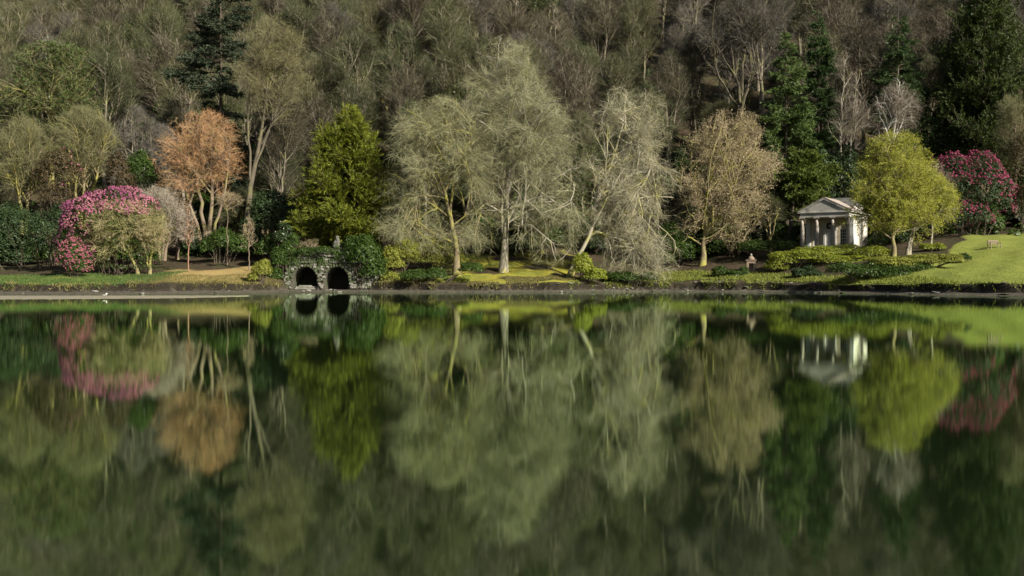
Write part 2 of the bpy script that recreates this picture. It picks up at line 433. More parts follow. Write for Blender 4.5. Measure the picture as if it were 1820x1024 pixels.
# ------------------------------------------------------------------ water
def water_material():
    m, nt, out = nodes_mat('lake_water')
    tc = nt.nodes.new('ShaderNodeTexCoord')
    mp = nt.nodes.new('ShaderNodeMapping'); mp.inputs['Scale'].default_value = (0.02, 0.06, 1); nt.links.new(tc.outputs['Object'], mp.inputs[0])
    gl = nt.nodes.new('ShaderNodeBsdfAnisotropic'); gl.distribution = 'BECKMANN'; gl.inputs['Color'].default_value = (0.77, 0.93, 0.73, 1)
    nt.links.new(map_rng(nt, noise(nt, 1.0, 3, mp.outputs[0]), 0.036, 0.056), gl.inputs['Roughness'])
    mp2 = nt.nodes.new('ShaderNodeMapping'); mp2.inputs['Scale'].default_value = (0.35, 0.7, 1); nt.links.new(tc.outputs['Object'], mp2.inputs[0])
    b = nt.nodes.new('ShaderNodeBump'); b.inputs['Strength'].default_value = 0.1; b.inputs['Distance'].default_value = 0.005
    nt.links.new(noise(nt, 1.0, 2, mp2.outputs[0]), b.inputs['Height']); nt.links.new(b.outputs[0], gl.inputs['Normal'])
    df = nt.nodes.new('ShaderNodeBsdfDiffuse'); df.inputs['Color'].default_value = (0.012, 0.022, 0.008, 1)
    fr = nt.nodes.new('ShaderNodeFresnel'); fr.inputs['IOR'].default_value = 1.45
    mx = nt.nodes.new('ShaderNodeMixShader'); nt.links.new(map_rng(nt, fr.outputs[0], 0.42, 1.0), mx.inputs[0]); nt.links.new(df.outputs[0], mx.inputs[1]); nt.links.new(gl.outputs[0], mx.inputs[2])
    nt.links.new(mx.outputs[0], out.inputs[0])
    return m
M['water'] = water_material()
b = Buf(); b.add([(-700, -30, 0), (700, -30, 0), (700, 140, 0), (-700, 140, 0)], [(0, 1, 2), (0, 2, 3)])
o = b.build('water', M['water']); o['kind'] = 'structure'

# sand bar lying in the water on the left
M['sand'] = surf_mat('sand', (0.24, 0.22, 0.155), (0.34, 0.31, 0.225), 1.2, (0.16, 0.15, 0.11), 0.5, (0.58, 0.7), 0.7, 0.3)
def sand_bar():
    n = 70
    pxs = np.linspace(-260, 442, n)
    front = np.interp(pxs, [-260, 0, 200, 330, 400, 442], [534.0, 532.6, 531.4, 530.0, 527.8, 526.2])
    back = np.interp(pxs, [-260, 0, 330, 442], [525.6, 525.5, 525.4, 526.0])
    Yf = CAMZ * FPX / (front - HZ); Yb = CAMZ * FPX / (back - HZ)
    Yf = Yf + 0.25 * np.sin(pxs * 0.11) + 0.2 * np.sin(pxs * 0.043)
    rows = []
    prof = [(0, -0.05), (0.05, 0.012), (0.2, 0.04), (0.5, 0.06), (0.8, 0.045), (0.95, 0.012), (1, -0.05)]
    for t, z in prof:
        Y = Yf + (Yb - Yf) * t
        rows.append(np.stack([wx(pxs, Y), Y, np.full(n, z) + (0.008 * np.sin(pxs * 0.3 + t * 5) if 0 < t < 1 else 0)], -1))
    V = np.stack(rows).reshape(-1, 3); k = len(prof); F = []
    for i in range(k - 1):
        for j in range(n - 1):
            a = i * n + j; F += [(a, a + 1, a + n + 1), (a, a + n + 1, a + n)]
    b = Buf(); b.add(V, F, 0, True); o = b.build('sand_bar', M['sand']); o['kind'] = 'structure'
sand_bar()

# ------------------------------------------------------------------ trees
class Env:
    """crown silhouette given as photo rows (py, left px, right px), turned into metres at the tree's own distance"""
    def __init__(s, rows, Y, base, seed, lump=0.16, depth=0.85):
        rows = sorted(rows, key=lambda r: -r[0])
        s.z = np.array([wz(r[0], Y) - base[2] for r in rows])
        s.c = np.array([(wx((r[1] + r[2]) / 2, Y)) - base[0] for r in rows])
        s.r = np.array([(r[2] - r[1]) / 2 * Y / FPX for r in rows])
        g = np.random.default_rng(seed); s.ph = g.uniform(0, 6.28, (6, 2)); s.fr = g.uniform(1, 5, 6).round(); s.fz = g.uniform(0.3, 1.4, 6)
        s.lump, s.depth = lump, depth
        s.zmin, s.zmax, s.rmax = s.z.min(), s.z.max(), s.r.max()
    def rad(s, th, z):
        n = sum(np.sin(s.fr[i] * th + s.ph[i, 0] + s.fz[i] * z) for i in range(6)) / 3.0
        return np.interp(z, s.z, s.r) * (1 + s.lump * n)
    def ratio(s, P):
        x = P[..., 0] - np.interp(P[..., 2], s.z, s.c); y = P[..., 1] / s.depth
        q = np.hypot(x, y) / np.maximum(s.rad(np.arctan2(y, x), P[..., 2]), 0.05)
        over = np.maximum(P[..., 2] - s.zmax, 0) + np.maximum(s.zmin - P[..., 2], 0)
        return q + over * 3
    def axis(s, z): return np.interp(z, s.z, s.c)

def widen(rows, f):
    return [(r[0], (r[1] + r[2]) / 2 - (r[2] - r[1]) / 2 * f, (r[1] + r[2]) / 2 + (r[2] - r[1]) / 2 * f) for r in rows]

def grow(S, D, L, k, rng, wander=0.15, trop=0.0, env=None, lim=1.0):
    n = len(S)
    P = np.zeros((n, k, 3)); d = D.copy(); P[:, 0] = S
    for i in range(1, k):
        P[:, i] = P[:, i - 1] + d * (L / (k - 1))[:, None]
        d = nrm(d + rng.normal(size=d.shape) * wander + np.array([0, 0, trop]))
    if env is not None:
        best = np.full(n, 0.0)
        lims = lim * (0.7 + 0.44 * rng.random(n) ** 0.75)
        for s_ in np.linspace(0.12, 1.0, 10):
            tip = S + (P[:, -1] - S) * s_
            best = np.where(env.ratio(tip) < lims, s_, best)
        keep = best > 0
        P = P[keep]; best = best[keep]
        P = P[:, :1] + (P - P[:, :1]) * best[:, None, None]
    return P

def spawn(P, R, n, rng, t0=0.15, t1=1.0, ang=(0.7, 0.2), up=0.0):
    """n starts along parents (picked by length): points, directions, parent radius, t"""
    k = P.shape[1]
    L = np.linalg.norm(np.diff(P, axis=1), axis=2).sum(1)
    i = rng.choice(len(P), n, p=L / L.sum())
    t = rng.uniform(t0, t1, n) * (k - 1)
    j = np.minimum(t.astype(int), k - 2); f = (t - j)[:, None]
    A, B = P[i, j], P[i, j + 1]
    S = A * (1 - f) + B * f
    T = nrm(B - A)
    a = rng.normal(ang[0], ang[1], n)[:, None]
    D = nrm(T * np.cos(a) + perp(T, rng) * np.sin(a) + np.array([0, 0, up]))
    r = R[i, j] * (1 - f[:, 0]) + R[i, j + 1] * f[:, 0]
    return S, D, r, t / (k - 1), L[i]

def trunk_line(pts, Y, base, k=14, rng=None, wob=0.05):
    """trunk from photo points (px, py, radius px[, depth offset]) in local metres"""
    p = np.array([[wx(q[0], Y) - base[0], (q[3] if len(q) > 3 else 0.0), wz(q[1], Y) - base[2]] for q in pts])
    r = np.array([q[2] * Y / FPX for q in pts])
    s = np.concatenate([[0], np.cumsum(np.linalg.norm(np.diff(p, axis=0), axis=1))]); t = np.linspace(0, s[-1], k)
    P = np.stack([np.interp(t, s, p[:, i]) for i in range(3)], -1)
    if rng is not None: P[1:] += rng.normal(size=(k - 1, 3)) * wob * np.array([1, 1, 0.2])
    return P, np.interp(t, s, r)

def flare(P, R, amount=1.5):
    R = R.copy(); R[0] *= amount; R[1] *= 1 + (amount - 1) * 0.25
    P = P.copy(); P[0, 2] -= 0.6
    return P, R

def bare_tree(name, label, px, py, rows, trunks=None, tr=None, bark='bark_grey', twig='twig_beech', n=(45, 350, 2800, 24000), cat='tree', group=None,
              t0=0.3, ang1=(0.95, 0.2), trop=(0.03, 0.0, -0.05), tl=(2.0, 0.9), tw=(0.028, 0.019), lump=0.28, seed=1, depth=0.85, Y=None, leaves=None, flr=1.75, l1=1.0, wide=1.0):
    rng = np.random.default_rng(seed)
    if Y is None: x, Y, z = place(px, py)
    else: x = wx(px, Y); z = gz(x, Y)
    base = (x, Y, z)
    rows = widen(rows, wide)
    env = Env(rows, Y, base, seed, lump, depth)
    sc = Y / 118.0
    root = thing(name, label, cat, base, 0, group)
    top = min(r[0] for r in rows)
    if trunks is None:
        c = [(r[1] + r[2]) / 2 for r in sorted(rows, key=lambda r: r[0])]
        trunks = [[(px, py, tr), (px + (c[0] - px) * 0.4, py + (top - py) * 0.5, tr * 0.6), (c[0], top + (py - top) * 0.05, tr * 0.08)]]
    bt = Buf(); TP, TR = [], []
    for i, t in enumerate(trunks):
        P, R = trunk_line(t, Y, base, 14, rng, 0.06 * sc)
        if i == 0 or abs(t[0][1] - py) < 12: P, R = flare(P, R, flr)
        TP.append(P); TR.append(R)
    TP = np.stack(TP); TR = np.stack(TR)
    bt.add(*tubes(TP, TR, 8), 0, True)
    # limbs
    S, D, r, t, _ = spawn(TP, TR, n[0], rng, t0, 0.99, ang1, 0.0)
    L = np.full(len(S), env.rmax * 1.9 * l1) * (1.05 - 0.45 * t)
    P1 = grow(S, D, L, 7, rng, 0.16, trop[0], env, 0.95)
    nr = P1.shape[0]
    L1 = np.linalg.norm(P1[:, -1] - P1[:, 0], axis=1)
    R1 = np.clip(L1 * 0.018, 0.045, 0.17)[:, None] * np.linspace(1, 0.25, 7)[None]
    bt.add(*tubes(P1, R1, 5), 0, True)
    bt.build('trunk', M[bark], root)
    # branches and twigs
    bc = Buf()
    PA = np.concatenate([P1]); RA = R1
    S, D, r, t, pl = spawn(PA, RA, n[1], rng, 0.12, 1.0, (0.75, 0.2), 0.05)
    P2 = grow(S, D, pl * rng.uniform(0.3, 0.6, len(S)) + 0.8, 5, rng, 0.18, trop[1], env, 1.0)
    R2 = np.clip(np.linalg.norm(P2[:, -1] - P2[:, 0], axis=1) * 0.012, 0.02, 0.07)[:, None] * np.linspace(1, 0.35, 5)[None]
    bc.add(*tubes(P2, R2, 4), 1, True)
    S, D, r, t, pl = spawn(P2, R2, n[2], rng, 0.1, 1.0, (0.7, 0.25), 0.0)
    P3 = grow(S, D, tl[0] * rng.uniform(0.5, 1.2, len(S)), 3, rng, 0.2, trop[2], env, 1.06)
    R3 = np.full(len(P3), tw[0] * 0.5)[:, None] * np.array([1, 0.75, 0.3])[None]
    bc.add(*tubes(P3, R3, 3), 0, False)
    S, D, r, t, pl = spawn(P3, R3, n[3], rng, 0.1, 1.0, (0.65, 0.3), trop[2])
    keep = env.ratio(S) < 1.12
    S, D = S[keep], D[keep]
    Lw = tl[1] * rng.uniform(0.45, 1.2, len(S))
    bc.add(*twig_tris(S, D, Lw, np.full(len(S), tw[1]) * rng.uniform(0.7, 1.4, len(S)), rng, -trop[2] * 0.8), 0)
    bc.build('crown', [M[twig], M[bark]], root)
    if leaves:
        mat, nl, ll, lw = leaves
        i = rng.integers(0, len(S), nl)
        C = S[i] + D[i] * (Lw[i] * rng.uniform(0.1, 1.05, nl))[:, None] + rng.normal(size=(nl, 3)) * 0.06
        bl = Buf(); d = nrm(D[i] + rng.normal(size=(nl, 3)) * 0.8)
        bl.add(*leaf_tris(C, d, rand_dirs(nl, rng), ll * rng.uniform(0.6, 1.3, nl), lw * rng.uniform(0.6, 1.3, nl)))
        bl.build('foliage', M[mat], root)
    return root

def conifer(name, label, px, py, rows, tr, bark='bark_dark', leaf='leaf_spruce', n=(220, 2200, 24000), seed=1, droop=0.0, ang=1.45, Y=None, t0=0.08,
            ll=(0.4, 0.11), group=None, lump=0.2, upturn=0.0, trunk_top=0.99, l2=0.3, flat=0.35, depth=0.9, cat='tree', wide=1.1, la=0.5):
    rng = np.random.default_rng(seed)
    if Y is None: x, Y, z = place(px, py)
    else: x = wx(px, Y); z = gz(x, Y)
    base = (x, Y, z)
    rows = widen(rows, wide)
    env = Env(rows, Y, base, seed, lump, depth)
    root = thing(name, label, cat, base, 0, group)
    rs = sorted(rows, key=lambda r: r[0]); top = rs[0][0]; ctop = (rs[0][1] + rs[0][2]) / 2
    basepy = HZ - (z - CAMZ) * FPX / Y
    P, R = trunk_line([(px, basepy, tr), (ctop, top + (basepy - top) * (1 - trunk_top), tr * 0.08)], Y, base, 14, rng, 0.04)
    P, R = flare(P, R, 1.4)
    bt = Buf(); bt.add(*tubes(P[None], R[None], 8), 0, True); bt.build('trunk', M[bark], root)
    bc = Buf()
    S, D, r, t, _ = spawn(P[None], R[None], n[0], rng, t0, 0.985, (ang, 0.12), 0.0)
    D = nrm(D + np.stack([0 * t, 0 * t, (t - 0.5) * 0.7 - droop], -1))
    P1 = grow(S, D, np.full(len(S), env.rmax * 2.0), 6, rng, 0.06, upturn, env, 0.97)
    L1 = np.linalg.norm(P1[:, -1] - P1[:, 0], axis=1)
    R1 = np.clip(L1 * 0.012, 0.02, 0.12)[:, None] * np.linspace(1, 0.2, 6)[None]
    bc.add(*tubes(P1, R1, 4), 1, True)
    S, D, r, t, pl = spawn(P1, R1, n[1], rng, 0.2, 1.0, (0.85, 0.2), -droop * 0.3)
    D[:, 2] *= flat if droop >= 0 else 1; D = nrm(D)
    P2 = grow(S, D, pl * l2 * rng.uniform(0.6, 1.2, len(S)) * (1.2 - 0.6 * t) + 0.3, 4, rng, 0.1, -droop * 0.25 + upturn, env, 1.04)
    R2 = np.full((len(P2), 4), 0.015)
    bc.add(*tubes(P2, R2, 3), 1, False)
    PP = np.concatenate([P2[:, ::1]])
    S, D, r, t, pl = spawn(PP, R2, n[2], rng, 0.0, 1.05, (la, 0.3), -droop * 0.25)
    S = S + rng.normal(size=S.shape) * 0.06
    keep = env.ratio(S) < 1.1; S, D = S[keep], D[keep]
    nl = len(S)
    Nn = nrm(rng.normal(size=(nl, 3)) * 0.7 + np.array([0, 0, 1.0]))
    L = ll[0] * rng.uniform(0.6, 1.3, nl); Wd = ll[1] * rng.uniform(0.7, 1.3, nl)
    bc.add(*leaf_tris(S + D * (L / 2)[:, None], D, Nn, L, Wd), 0)
    bc.build('crown', [M[leaf], M[bark]], root)
    return root

def lobe_points(lobes, n, rng, shell=0.3, flat=None):
    """points and outward normals on a union of lumpy ellipsoids (cx, cy, cz, rx, ry, rz)"""
    lob = np.array(lobes, float)
    area = lob[:, 3] * lob[:, 5] + lob[:, 3] * lob[:, 4]
    i = rng.choice(len(lob), n, p=area / area.sum())
    d = rand_dirs(n, rng)
    d[:, 2] = np.where(d[:, 2] < -0.35, -d[:, 2], d[:, 2])
    q = 1 - shell * rng.random(n) ** 1.6
    ph = lob[i, 0] * 1.7
    q *= 1 + 0.07 * np.sin(d[:, 0] * 7 + ph) + 0.07 * np.sin(d[:, 2] * 8 + ph * 2) + 0.06 * np.sin(d[:, 1] * 9 + ph) + 0.05 * np.sin((d[:, 0] + d[:, 2]) * 15 + ph)
    C = lob[i, :3] + d * lob[i, 3:6] * q[:, None]
    Nn = nrm(d / lob[i, 3:6])
    inside = np.zeros(n, bool)
    for j in range(len(lob)):
        e = np.linalg.norm((C - lob[j, :3]) / lob[j, 3:6], axis=1)
        inside |= (e < 0.72) & (i != j)
    return C[~inside], Nn[~inside], q[~inside]

def bush(name, label, cat, px, py, lobes, leaf='leaf_laurel', n=9000, ll=(0.28, 0.12), flowers=None, seed=1, Y=None, shell=0.35, group=None, stems=True, depth=0.9,
         leafpart='foliage', up=0.3, bark='bark_dark'):
    """lobes in photo pixels (px, py, half width, half height[, depth offset m])"""
    rng = np.random.default_rng(seed)
    if Y is None: x, Y, z = place(px, py)
    else: x = wx(px, Y); z = gz(x, Y)
    k = Y / FPX
    loc = [(wx(l[0], Y) - x, (l[4] if len(l) > 4 else 0.0), wz(l[1], Y) - z, l[2] * k, max(l[2] * k * depth, 0.4) if l[2] < 3 * l[3] else l[3] * k * 1.8, l[3] * k) for l in lobes]
    root = thing(name, label, cat, (x, Y, z), 0, group)
    C, Nn, q = lobe_points(loc, n, rng, shell)
    gy = ground_h(C[:, 0] + x, C[:, 1] + Y) - z
    ok = C[:, 2] > gy - 0.05; C, Nn = C[ok], Nn[ok]; m = len(C)
    nn = nrm(Nn + rng.normal(size=(m, 3)) * 0.55 + np.array([0, 0, up]))
    d = perp(nn, rng); d[:, 2] -= 0.25; d = nrm(d)
    b = Buf(); b.add(*leaf_tris(C, d, nn, ll[0] * rng.uniform(0.6, 1.35, m), ll[1] * rng.uniform(0.6, 1.35, m)))
    b.build(leafpart, M[leaf], root)
    if stems:
        bs = Buf(); P = []
        for l in loc:
            for _ in range(5):
                tgt = np.array(l[:3]) + rand_dirs(1, rng)[0] * np.array(l[3:6]) * 0.75
                a = np.array([l[0] * 0.5 + rng.normal() * 0.2, l[1] * 0.5 + rng.normal() * 0.2, 0.0])
                a[2] = ground_h(a[0] + x, a[1] + Y) - z - 0.15
                tt = np.linspace(0, 1, 6)[:, None]
                pts = a + (tgt - a) * tt + np.array([0, 0, 0.25]) * np.sin(tt * pi) + rng.normal(size=(6, 3)) * 0.05 * tt
                P.append(pts)
        P = np.stack(P); bs.add(*tubes(P, np.tile(np.linspace(0.06, 0.015, 6), (len(P), 1)), 5), 0, True)
        bs.build('stems', M[bark], root)
    if flowers:
        mat, nf, fr, cond = flowers
        C, Nn, q = lobe_points(loc, nf * 3, rng, 0.06)
        ok = cond(C, Nn) & (C[:, 2] > 0.15)
        C, Nn = C[ok][:nf], Nn[ok][:nf]
        m = len(C); k_ = 7
        C = C + Nn * 0.06
        d = nrm(np.repeat(Nn, k_, 0) * 0.8 + rng.normal(size=(m * k_, 3)) * 0.7)
        c = np.repeat(C, k_, 0) + d * fr * 0.55
        bf = Buf(); bf.add(*leaf_tris(c, perp(d, rng), d, np.full(m * k_, fr) * rng.uniform(0.8, 1.3, m * k_), np.full(m * k_, fr * 0.8)))
        fo = bf.build('blossom', M[mat], root); fo['kind'] = 'stuff'
    return root

# ---- trees along the shore, left to right
bare_tree('ornamental_tree', 'rounded bare orange-brown tree with several pale stems behind the pink rhododendron', 368, 420,
          [(197, 345, 385), (215, 310, 412), (250, 285, 425), (290, 275, 432), (320, 272, 430), (350, 282, 415), (378, 300, 400)],
          trunks=[[(366, 425, 4), (352, 330, 2.6), (345, 215, 0.4)], [(372, 425, 4), (378, 330, 2.8), (372, 205, 0.4)], [(358, 424, 3), (330, 340, 2), (305, 260, 0.4)], [(376, 424, 3), (400, 340, 2), (410, 250, 0.4)]],
          bark='bark_brown', twig='twig_orange', n=(60, 420, 3000, 30000), t0=0.25, ang1=(0.8, 0.2), trop=(-0.01, -0.02, -0.03), tl=(1.5, 0.7), seed=3, lump=0.2, Y=133)
bare_tree('sapling', 'slender young bare tree with a reddish stem on the leaf-strewn bank left of the boathouse', 335, 474,
          [(368, 330, 340), (395, 312, 352), (420, 308, 356), (445, 322, 345)], tr=1.3, bark='bark_red', twig='twig_pale', n=(24, 70, 160, 420), t0=0.3, ang1=(0.5, 0.12), trop=(0.06, 0.03, 0.02), tl=(0.8, 0.45), tw=(0.035, 0.025), seed=4, flr=1.1, Y=121)
bare_tree('sapling', 'thin straight young tree with reddish top between the pale sapling and the boathouse', 404, 463,
          [(345, 385, 425), (365, 372, 432), (385, 390, 418)], tr=1.2, bark='bark_brown', twig='twig_oak', n=(16, 60, 200, 700), t0=0.75, ang1=(1.0, 0.2), tl=(0.8, 0.5), seed=5, flr=1.1, Y=128)
bare_tree('sapling', 'small pale bare sapling just left of the boathouse ivy', 442, 472,
          [(388, 437, 447), (410, 428, 455), (435, 424, 462), (452, 432, 455)], tr=1.1, bark='bark_brown', twig='twig_oak', n=(24, 70, 130, 300), t0=0.25, ang1=(0.6, 0.15), trop=(0.05, 0.02, 0.02), tl=(0.8, 0.45), tw=(0.035, 0.025), seed=6, flr=1.1, Y=124)
bare_tree('bare_shrub', 'wide grey leafless shrub behind the thin reddish sapling', 290, 455,
          [(335, 250, 300), (355, 235, 325), (390, 225, 345), (430, 230, 345), (450, 250, 330)], trunks=[[(285, 455, 2.4), (270, 390, 1.5), (262, 345, 0.3)], [(292, 455, 2.4), (312, 390, 1.5), (322, 355, 0.3)], [(290, 455, 2.4), (292, 390, 1.5), (290, 340, 0.3)]],
          bark='bark_brown', twig='twig_pale', n=(40, 260, 1800, 12000), t0=0.15, ang1=(0.6, 0.2), tl=(1.2, 0.7), seed=7, cat='shrub', Y=129)
bare_tree('tall_tree', 'tall bare straw-coloured tree with ivy-grey trunk beside the dark ragged conifer', 440, 415,
          [(30, 470, 500), (60, 445, 535), (110, 428, 552), (170, 425, 550), (230, 430, 530), (300, 425, 500), (340, 430, 480)],
          trunks=[[(440, 418, 6.5), (446, 320, 4.4), (468, 220, 2.6), (485, 60, 0.5)], [(446, 320, 2.6), (490, 200, 1.6), (520, 80, 0.4)], [(446, 330, 2.4), (440, 200, 1.5), (455, 70, 0.4)], [(460, 250, 3), (478, 160, 2), (500, 50, 0.4)]],
          bark='bark_dull', twig='twig_straw', n=(55, 380, 2800, 24000), t0=0.4, ang1=(0.75, 0.2), tl=(2.0, 0.9), seed=8, Y=140)
conifer('golden_yew', 'broad conical golden-green evergreen behind the twin-arched boathouse', 615, 440,
        [(184, 606, 630), (205, 585, 652), (250, 562, 672), (300, 545, 688), (350, 532, 698), (395, 528, 702), (425, 545, 690), (448, 580, 650)], 5, 'bark_dark', 'leaf_yew', (300, 5200, 120000), 9,
        droop=0.0, ang=1.2, ll=(0.5, 0.085), lump=0.13, upturn=0.05, Y=128, l2=0.3, flat=0.9, t0=0.04, la=0.4, wide=1.1)
bare_tree('beech_tree', 'medium bare beech with a mossy forked trunk left of the tallest grey tree', 813, 490,
          [(172, 765, 800), (190, 728, 850), (230, 708, 870), (280, 697, 880), (330, 695, 880), (380, 698, 880), (420, 705, 868), (448, 725, 850)],
          trunks=[[(813, 490, 6), (811, 440, 4.6), (800, 380, 3.6), (788, 330, 2.8), (770, 290, 1.8), (755, 220, 0.4)], [(800, 380, 2.6), (806, 310, 2), (800, 240, 1.2), (795, 185, 0.3)], [(790, 340, 2.2), (830, 270, 1.4), (845, 210, 0.3)], [(802, 388, 1.8), (755, 355, 1.2), (722, 380, 0.7), (712, 425, 0.3)], [(805, 400, 1.7), (845, 370, 1.2), (872, 400, 0.7), (876, 440, 0.3)], [(795, 350, 1.6), (745, 310, 1), (706, 330, 0.3)]],
          bark='bark_mossy', twig='twig_beech', n=(95, 480, 4300, 40000), wide=1.14, tw=(0.026, 0.016), t0=0.2, ang1=(1.05, 0.22), trop=(-0.012, -0.05, -0.14), tl=(2.2, 1.0), seed=10, l1=0.8)
bare_tree('beech_tree', 'tallest bare grey beech with a thick pale trunk on golden moss', 894, 484,
          [(64, 880, 905), (85, 852, 940), (130, 835, 965), (180, 830, 992), (230, 832, 1012), (290, 838, 1025), (340, 832, 1035), (390, 832, 1040), (430, 845, 1035), (455, 900, 1025), (470, 950, 1010)],
          trunks=[[(894, 484, 7), (898, 430, 5.4), (902, 340, 4.2), (905, 220, 2.6), (895, 75, 0.4)], [(901, 372, 2.2), (955, 350, 1.5), (1000, 380, 0.9), (1018, 440, 0.3)], [(900, 385, 2), (862, 360, 1.3), (838, 385, 0.8), (834, 440, 0.3)], [(903, 330, 2), (980, 290, 1.2), (1025, 330, 0.3)], [(899, 410, 1.8, 0.3), (940, 400, 1.2, -3), (975, 430, 0.8, -4.5), (985, 465, 0.3, -5)], [(902, 345, 3.5), (930, 240, 2.2), (940, 110, 0.4)], [(900, 370, 3), (878, 260, 2), (862, 120, 0.4)], [(903, 300, 2.5), (960, 220, 1.5), (980, 180, 0.4)]],
          bark='bark_grey', twig='twig_beech', n=(140, 700, 7200, 70000), wide=1.1, tw=(0.026, 0.016), t0=0.2, ang1=(1.05, 0.22), trop=(-0.012, -0.05, -0.15), tl=(2.4, 1.1), seed=11, l1=0.8, flr=1.5)
bare_tree('weeping_tree', 'leaning silvery bare tree with drooping branches and a yellow mossy elbow at the waterside', 1012, 489,
          [(152, 1095, 1135), (170, 1065, 1172), (215, 1050, 1182), (280, 1050, 1182), (340, 1048, 1182), (390, 1056, 1182), (430, 1062, 1186), (470, 1068, 1190), (492, 1078, 1186), (504, 1092, 1170)],
          trunks=[[(1010, 490, 4.2, -0.5), (1030, 450, 3.6, -0.8), (1050, 414, 3.2, -0.8), (1062, 350, 2.6), (1088, 290, 2), (1105, 230, 1.4), (1115, 165, 0.3)], [(1048, 418, 2.6), (1060, 412, 2.4), (1074, 416, 2.0), (1085, 440, 1.2), (1090, 470, 0.4)],
                  [(1085, 300, 2), (1130, 240, 1.2), (1150, 180, 0.3)], [(1064, 345, 2), (1110, 330, 1.4), (1150, 350, 0.8), (1165, 400, 0.3)], [(1105, 230, 1.6), (1150, 270, 1.2), (1168, 340, 0.7), (1170, 420, 0.3)], [(1070, 340, 1.8), (1100, 380, 1.2), (1125, 430, 0.7), (1130, 490, 0.3)], [(1088, 290, 1.6), (1062, 310, 1.0), (1050, 360, 0.6), (1048, 420, 0.3)]],
          bark='bark_silver', twig='twig_silver', n=(90, 480, 4800, 38000), wide=1.05, tw=(0.026, 0.017), t0=0.15, ang1=(0.95, 0.3), trop=(-0.03, -0.1, -0.15), tl=(2.0, 0.95), seed=12)
bare_tree('oak_tree', 'spreading bare tan oak with buff budding twigs between the leaning tree and the temple', 1247, 472,
          [(196, 1270, 1320), (215, 1235, 1352), (250, 1212, 1378), (290, 1210, 1385), (330, 1208, 1375), (380, 1200, 1362), (420, 1198, 1345), (450, 1212, 1325)],
          trunks=[[(1247, 474, 5), (1250, 430, 3.8), (1256, 360, 3.2), (1268, 290, 2.2), (1285, 215, 0.5)], [(1256, 360, 2.2), (1300, 290, 1.5), (1330, 230, 0.4)], [(1254, 380, 2.2), (1230, 310, 1.5), (1228, 260, 0.4)], [(1249, 436, 1.8), (1222, 420, 1.2), (1205, 440, 0.3)], [(1249, 430, 1.8, 0), (1290, 418, 1.3, -1.5), (1335, 440, 0.3, -2)], [(1252, 405, 2), (1305, 372, 1.3), (1352, 385, 0.3)], [(1252, 410, 1.8), (1222, 375, 1.2), (1204, 380, 0.3)]],
          bark='bark_mossy', twig='twig_oak', n=(80, 480, 3800, 26000), wide=0.97, tw=(0.026, 0.017), t0=0.12, ang1=(1.1, 0.25), trop=(0.02, 0.02, 0.03), tl=(1.7, 0.8), seed=13, leaves=('twig_oak', 16000, 0.16, 0.11))
lime_rows = [(r[0], r[1] - 9, r[2] - 5) for r in [(236, 1582, 1612), (252, 1558, 1636), (285, 1538, 1654), (320, 1518, 1664), (350, 1506, 1672), (385, 1506, 1672), (415, 1516, 1664), (434, 1545, 1645)]]
bare_tree('lime_tree', 'rounded yellow-green tree coming into leaf in front of the temple', 1588, 455, lime_rows,
          trunks=[[(1588, 456, 3.6), (1589, 420, 3), (1592, 350, 2.2), (1597, 248, 0.3)]], bark='bark_mossy', twig='twig_olive', n=(60, 420, 3000, 20000), t0=0.14, ang1=(0.85, 0.2), tl=(1.4, 0.7), seed=14,
          leaves=('leaf_lime', 95000, 0.13, 0.075), lump=0.12, wide=1.05, Y=125)
bare_tree('lime_tree', 'smaller yellow-green tree with two leaning stems right of the rounded one by the temple', 1612, 449,
          [(300, 1640, 1660), (325, 1625, 1682), (355, 1618, 1696), (390, 1622, 1700), (412, 1632, 1694), (425, 1650, 1685)],
          trunks=[[(1612, 450, 2.6), (1622, 410, 2), (1645, 310, 0.3)], [(1616, 450, 2.2), (1625, 400, 1.8), (1665, 340, 0.3)]], bark='bark_grey', twig='twig_olive', n=(40, 240, 1500, 9000), t0=0.25, ang1=(0.8, 0.2), tl=(1.3, 0.7), seed=15,
          leaves=('leaf_lime', 36000, 0.13, 0.075), Y=127, wide=1.08, lump=0.1)
bare_tree('lime_tree', 'thin-stemmed pale tree leaning right below the yellow-green crowns', 1655, 442,
          [(290, 1655, 1672), (320, 1645, 1690), (370, 1650, 1700), (410, 1655, 1698)], tr=2.0, bark='bark_grey', twig='twig_birch', n=(30, 160, 900, 5000), t0=0.3, tl=(1.3, 0.7), seed=16)

# conifers behind
conifer('cedar', 'tall dark blue-green ragged conifer with level tiers above the orange tree', 392, 400,
        [(-70, 385, 400), (-20, 360, 425), (40, 338, 436), (90, 332, 440), (150, 330, 442), (200, 340, 446), (260, 352, 448), (320, 372, 446), (360, 388, 438)], 5, 'bark_dark', 'leaf_blue', (170, 3200, 60000), 20,
        droop=0.12, ang=1.5, ll=(0.45, 0.13), lump=0.4, Y=150, t0=0.12, l2=0.32, flat=0.25)
conifer('spruce_tree', 'green pointed spruce left of the pair standing behind the temple', 1398, 420,
        [(28, 1392, 1400), (70, 1382, 1414), (130, 1368, 1432), (190, 1358, 1444), (240, 1352, 1452), (280, 1350, 1456), (310, 1365, 1445)], 4, 'bark_dark', 'leaf_spruce', (200, 2800, 48000), 21, droop=0.2, Y=152, upturn=0.02)
conifer('spruce_tree', 'darker narrow spruce right of the pair standing behind the temple', 1455, 420,
        [(12, 1450, 1458), (60, 1438, 1470), (130, 1428, 1482), (200, 1424, 1486), (250, 1428, 1484), (290, 1436, 1476)], 4, 'bark_dark', 'leaf_fir', (200, 2600, 44000), 22, droop=0.2, Y=158)
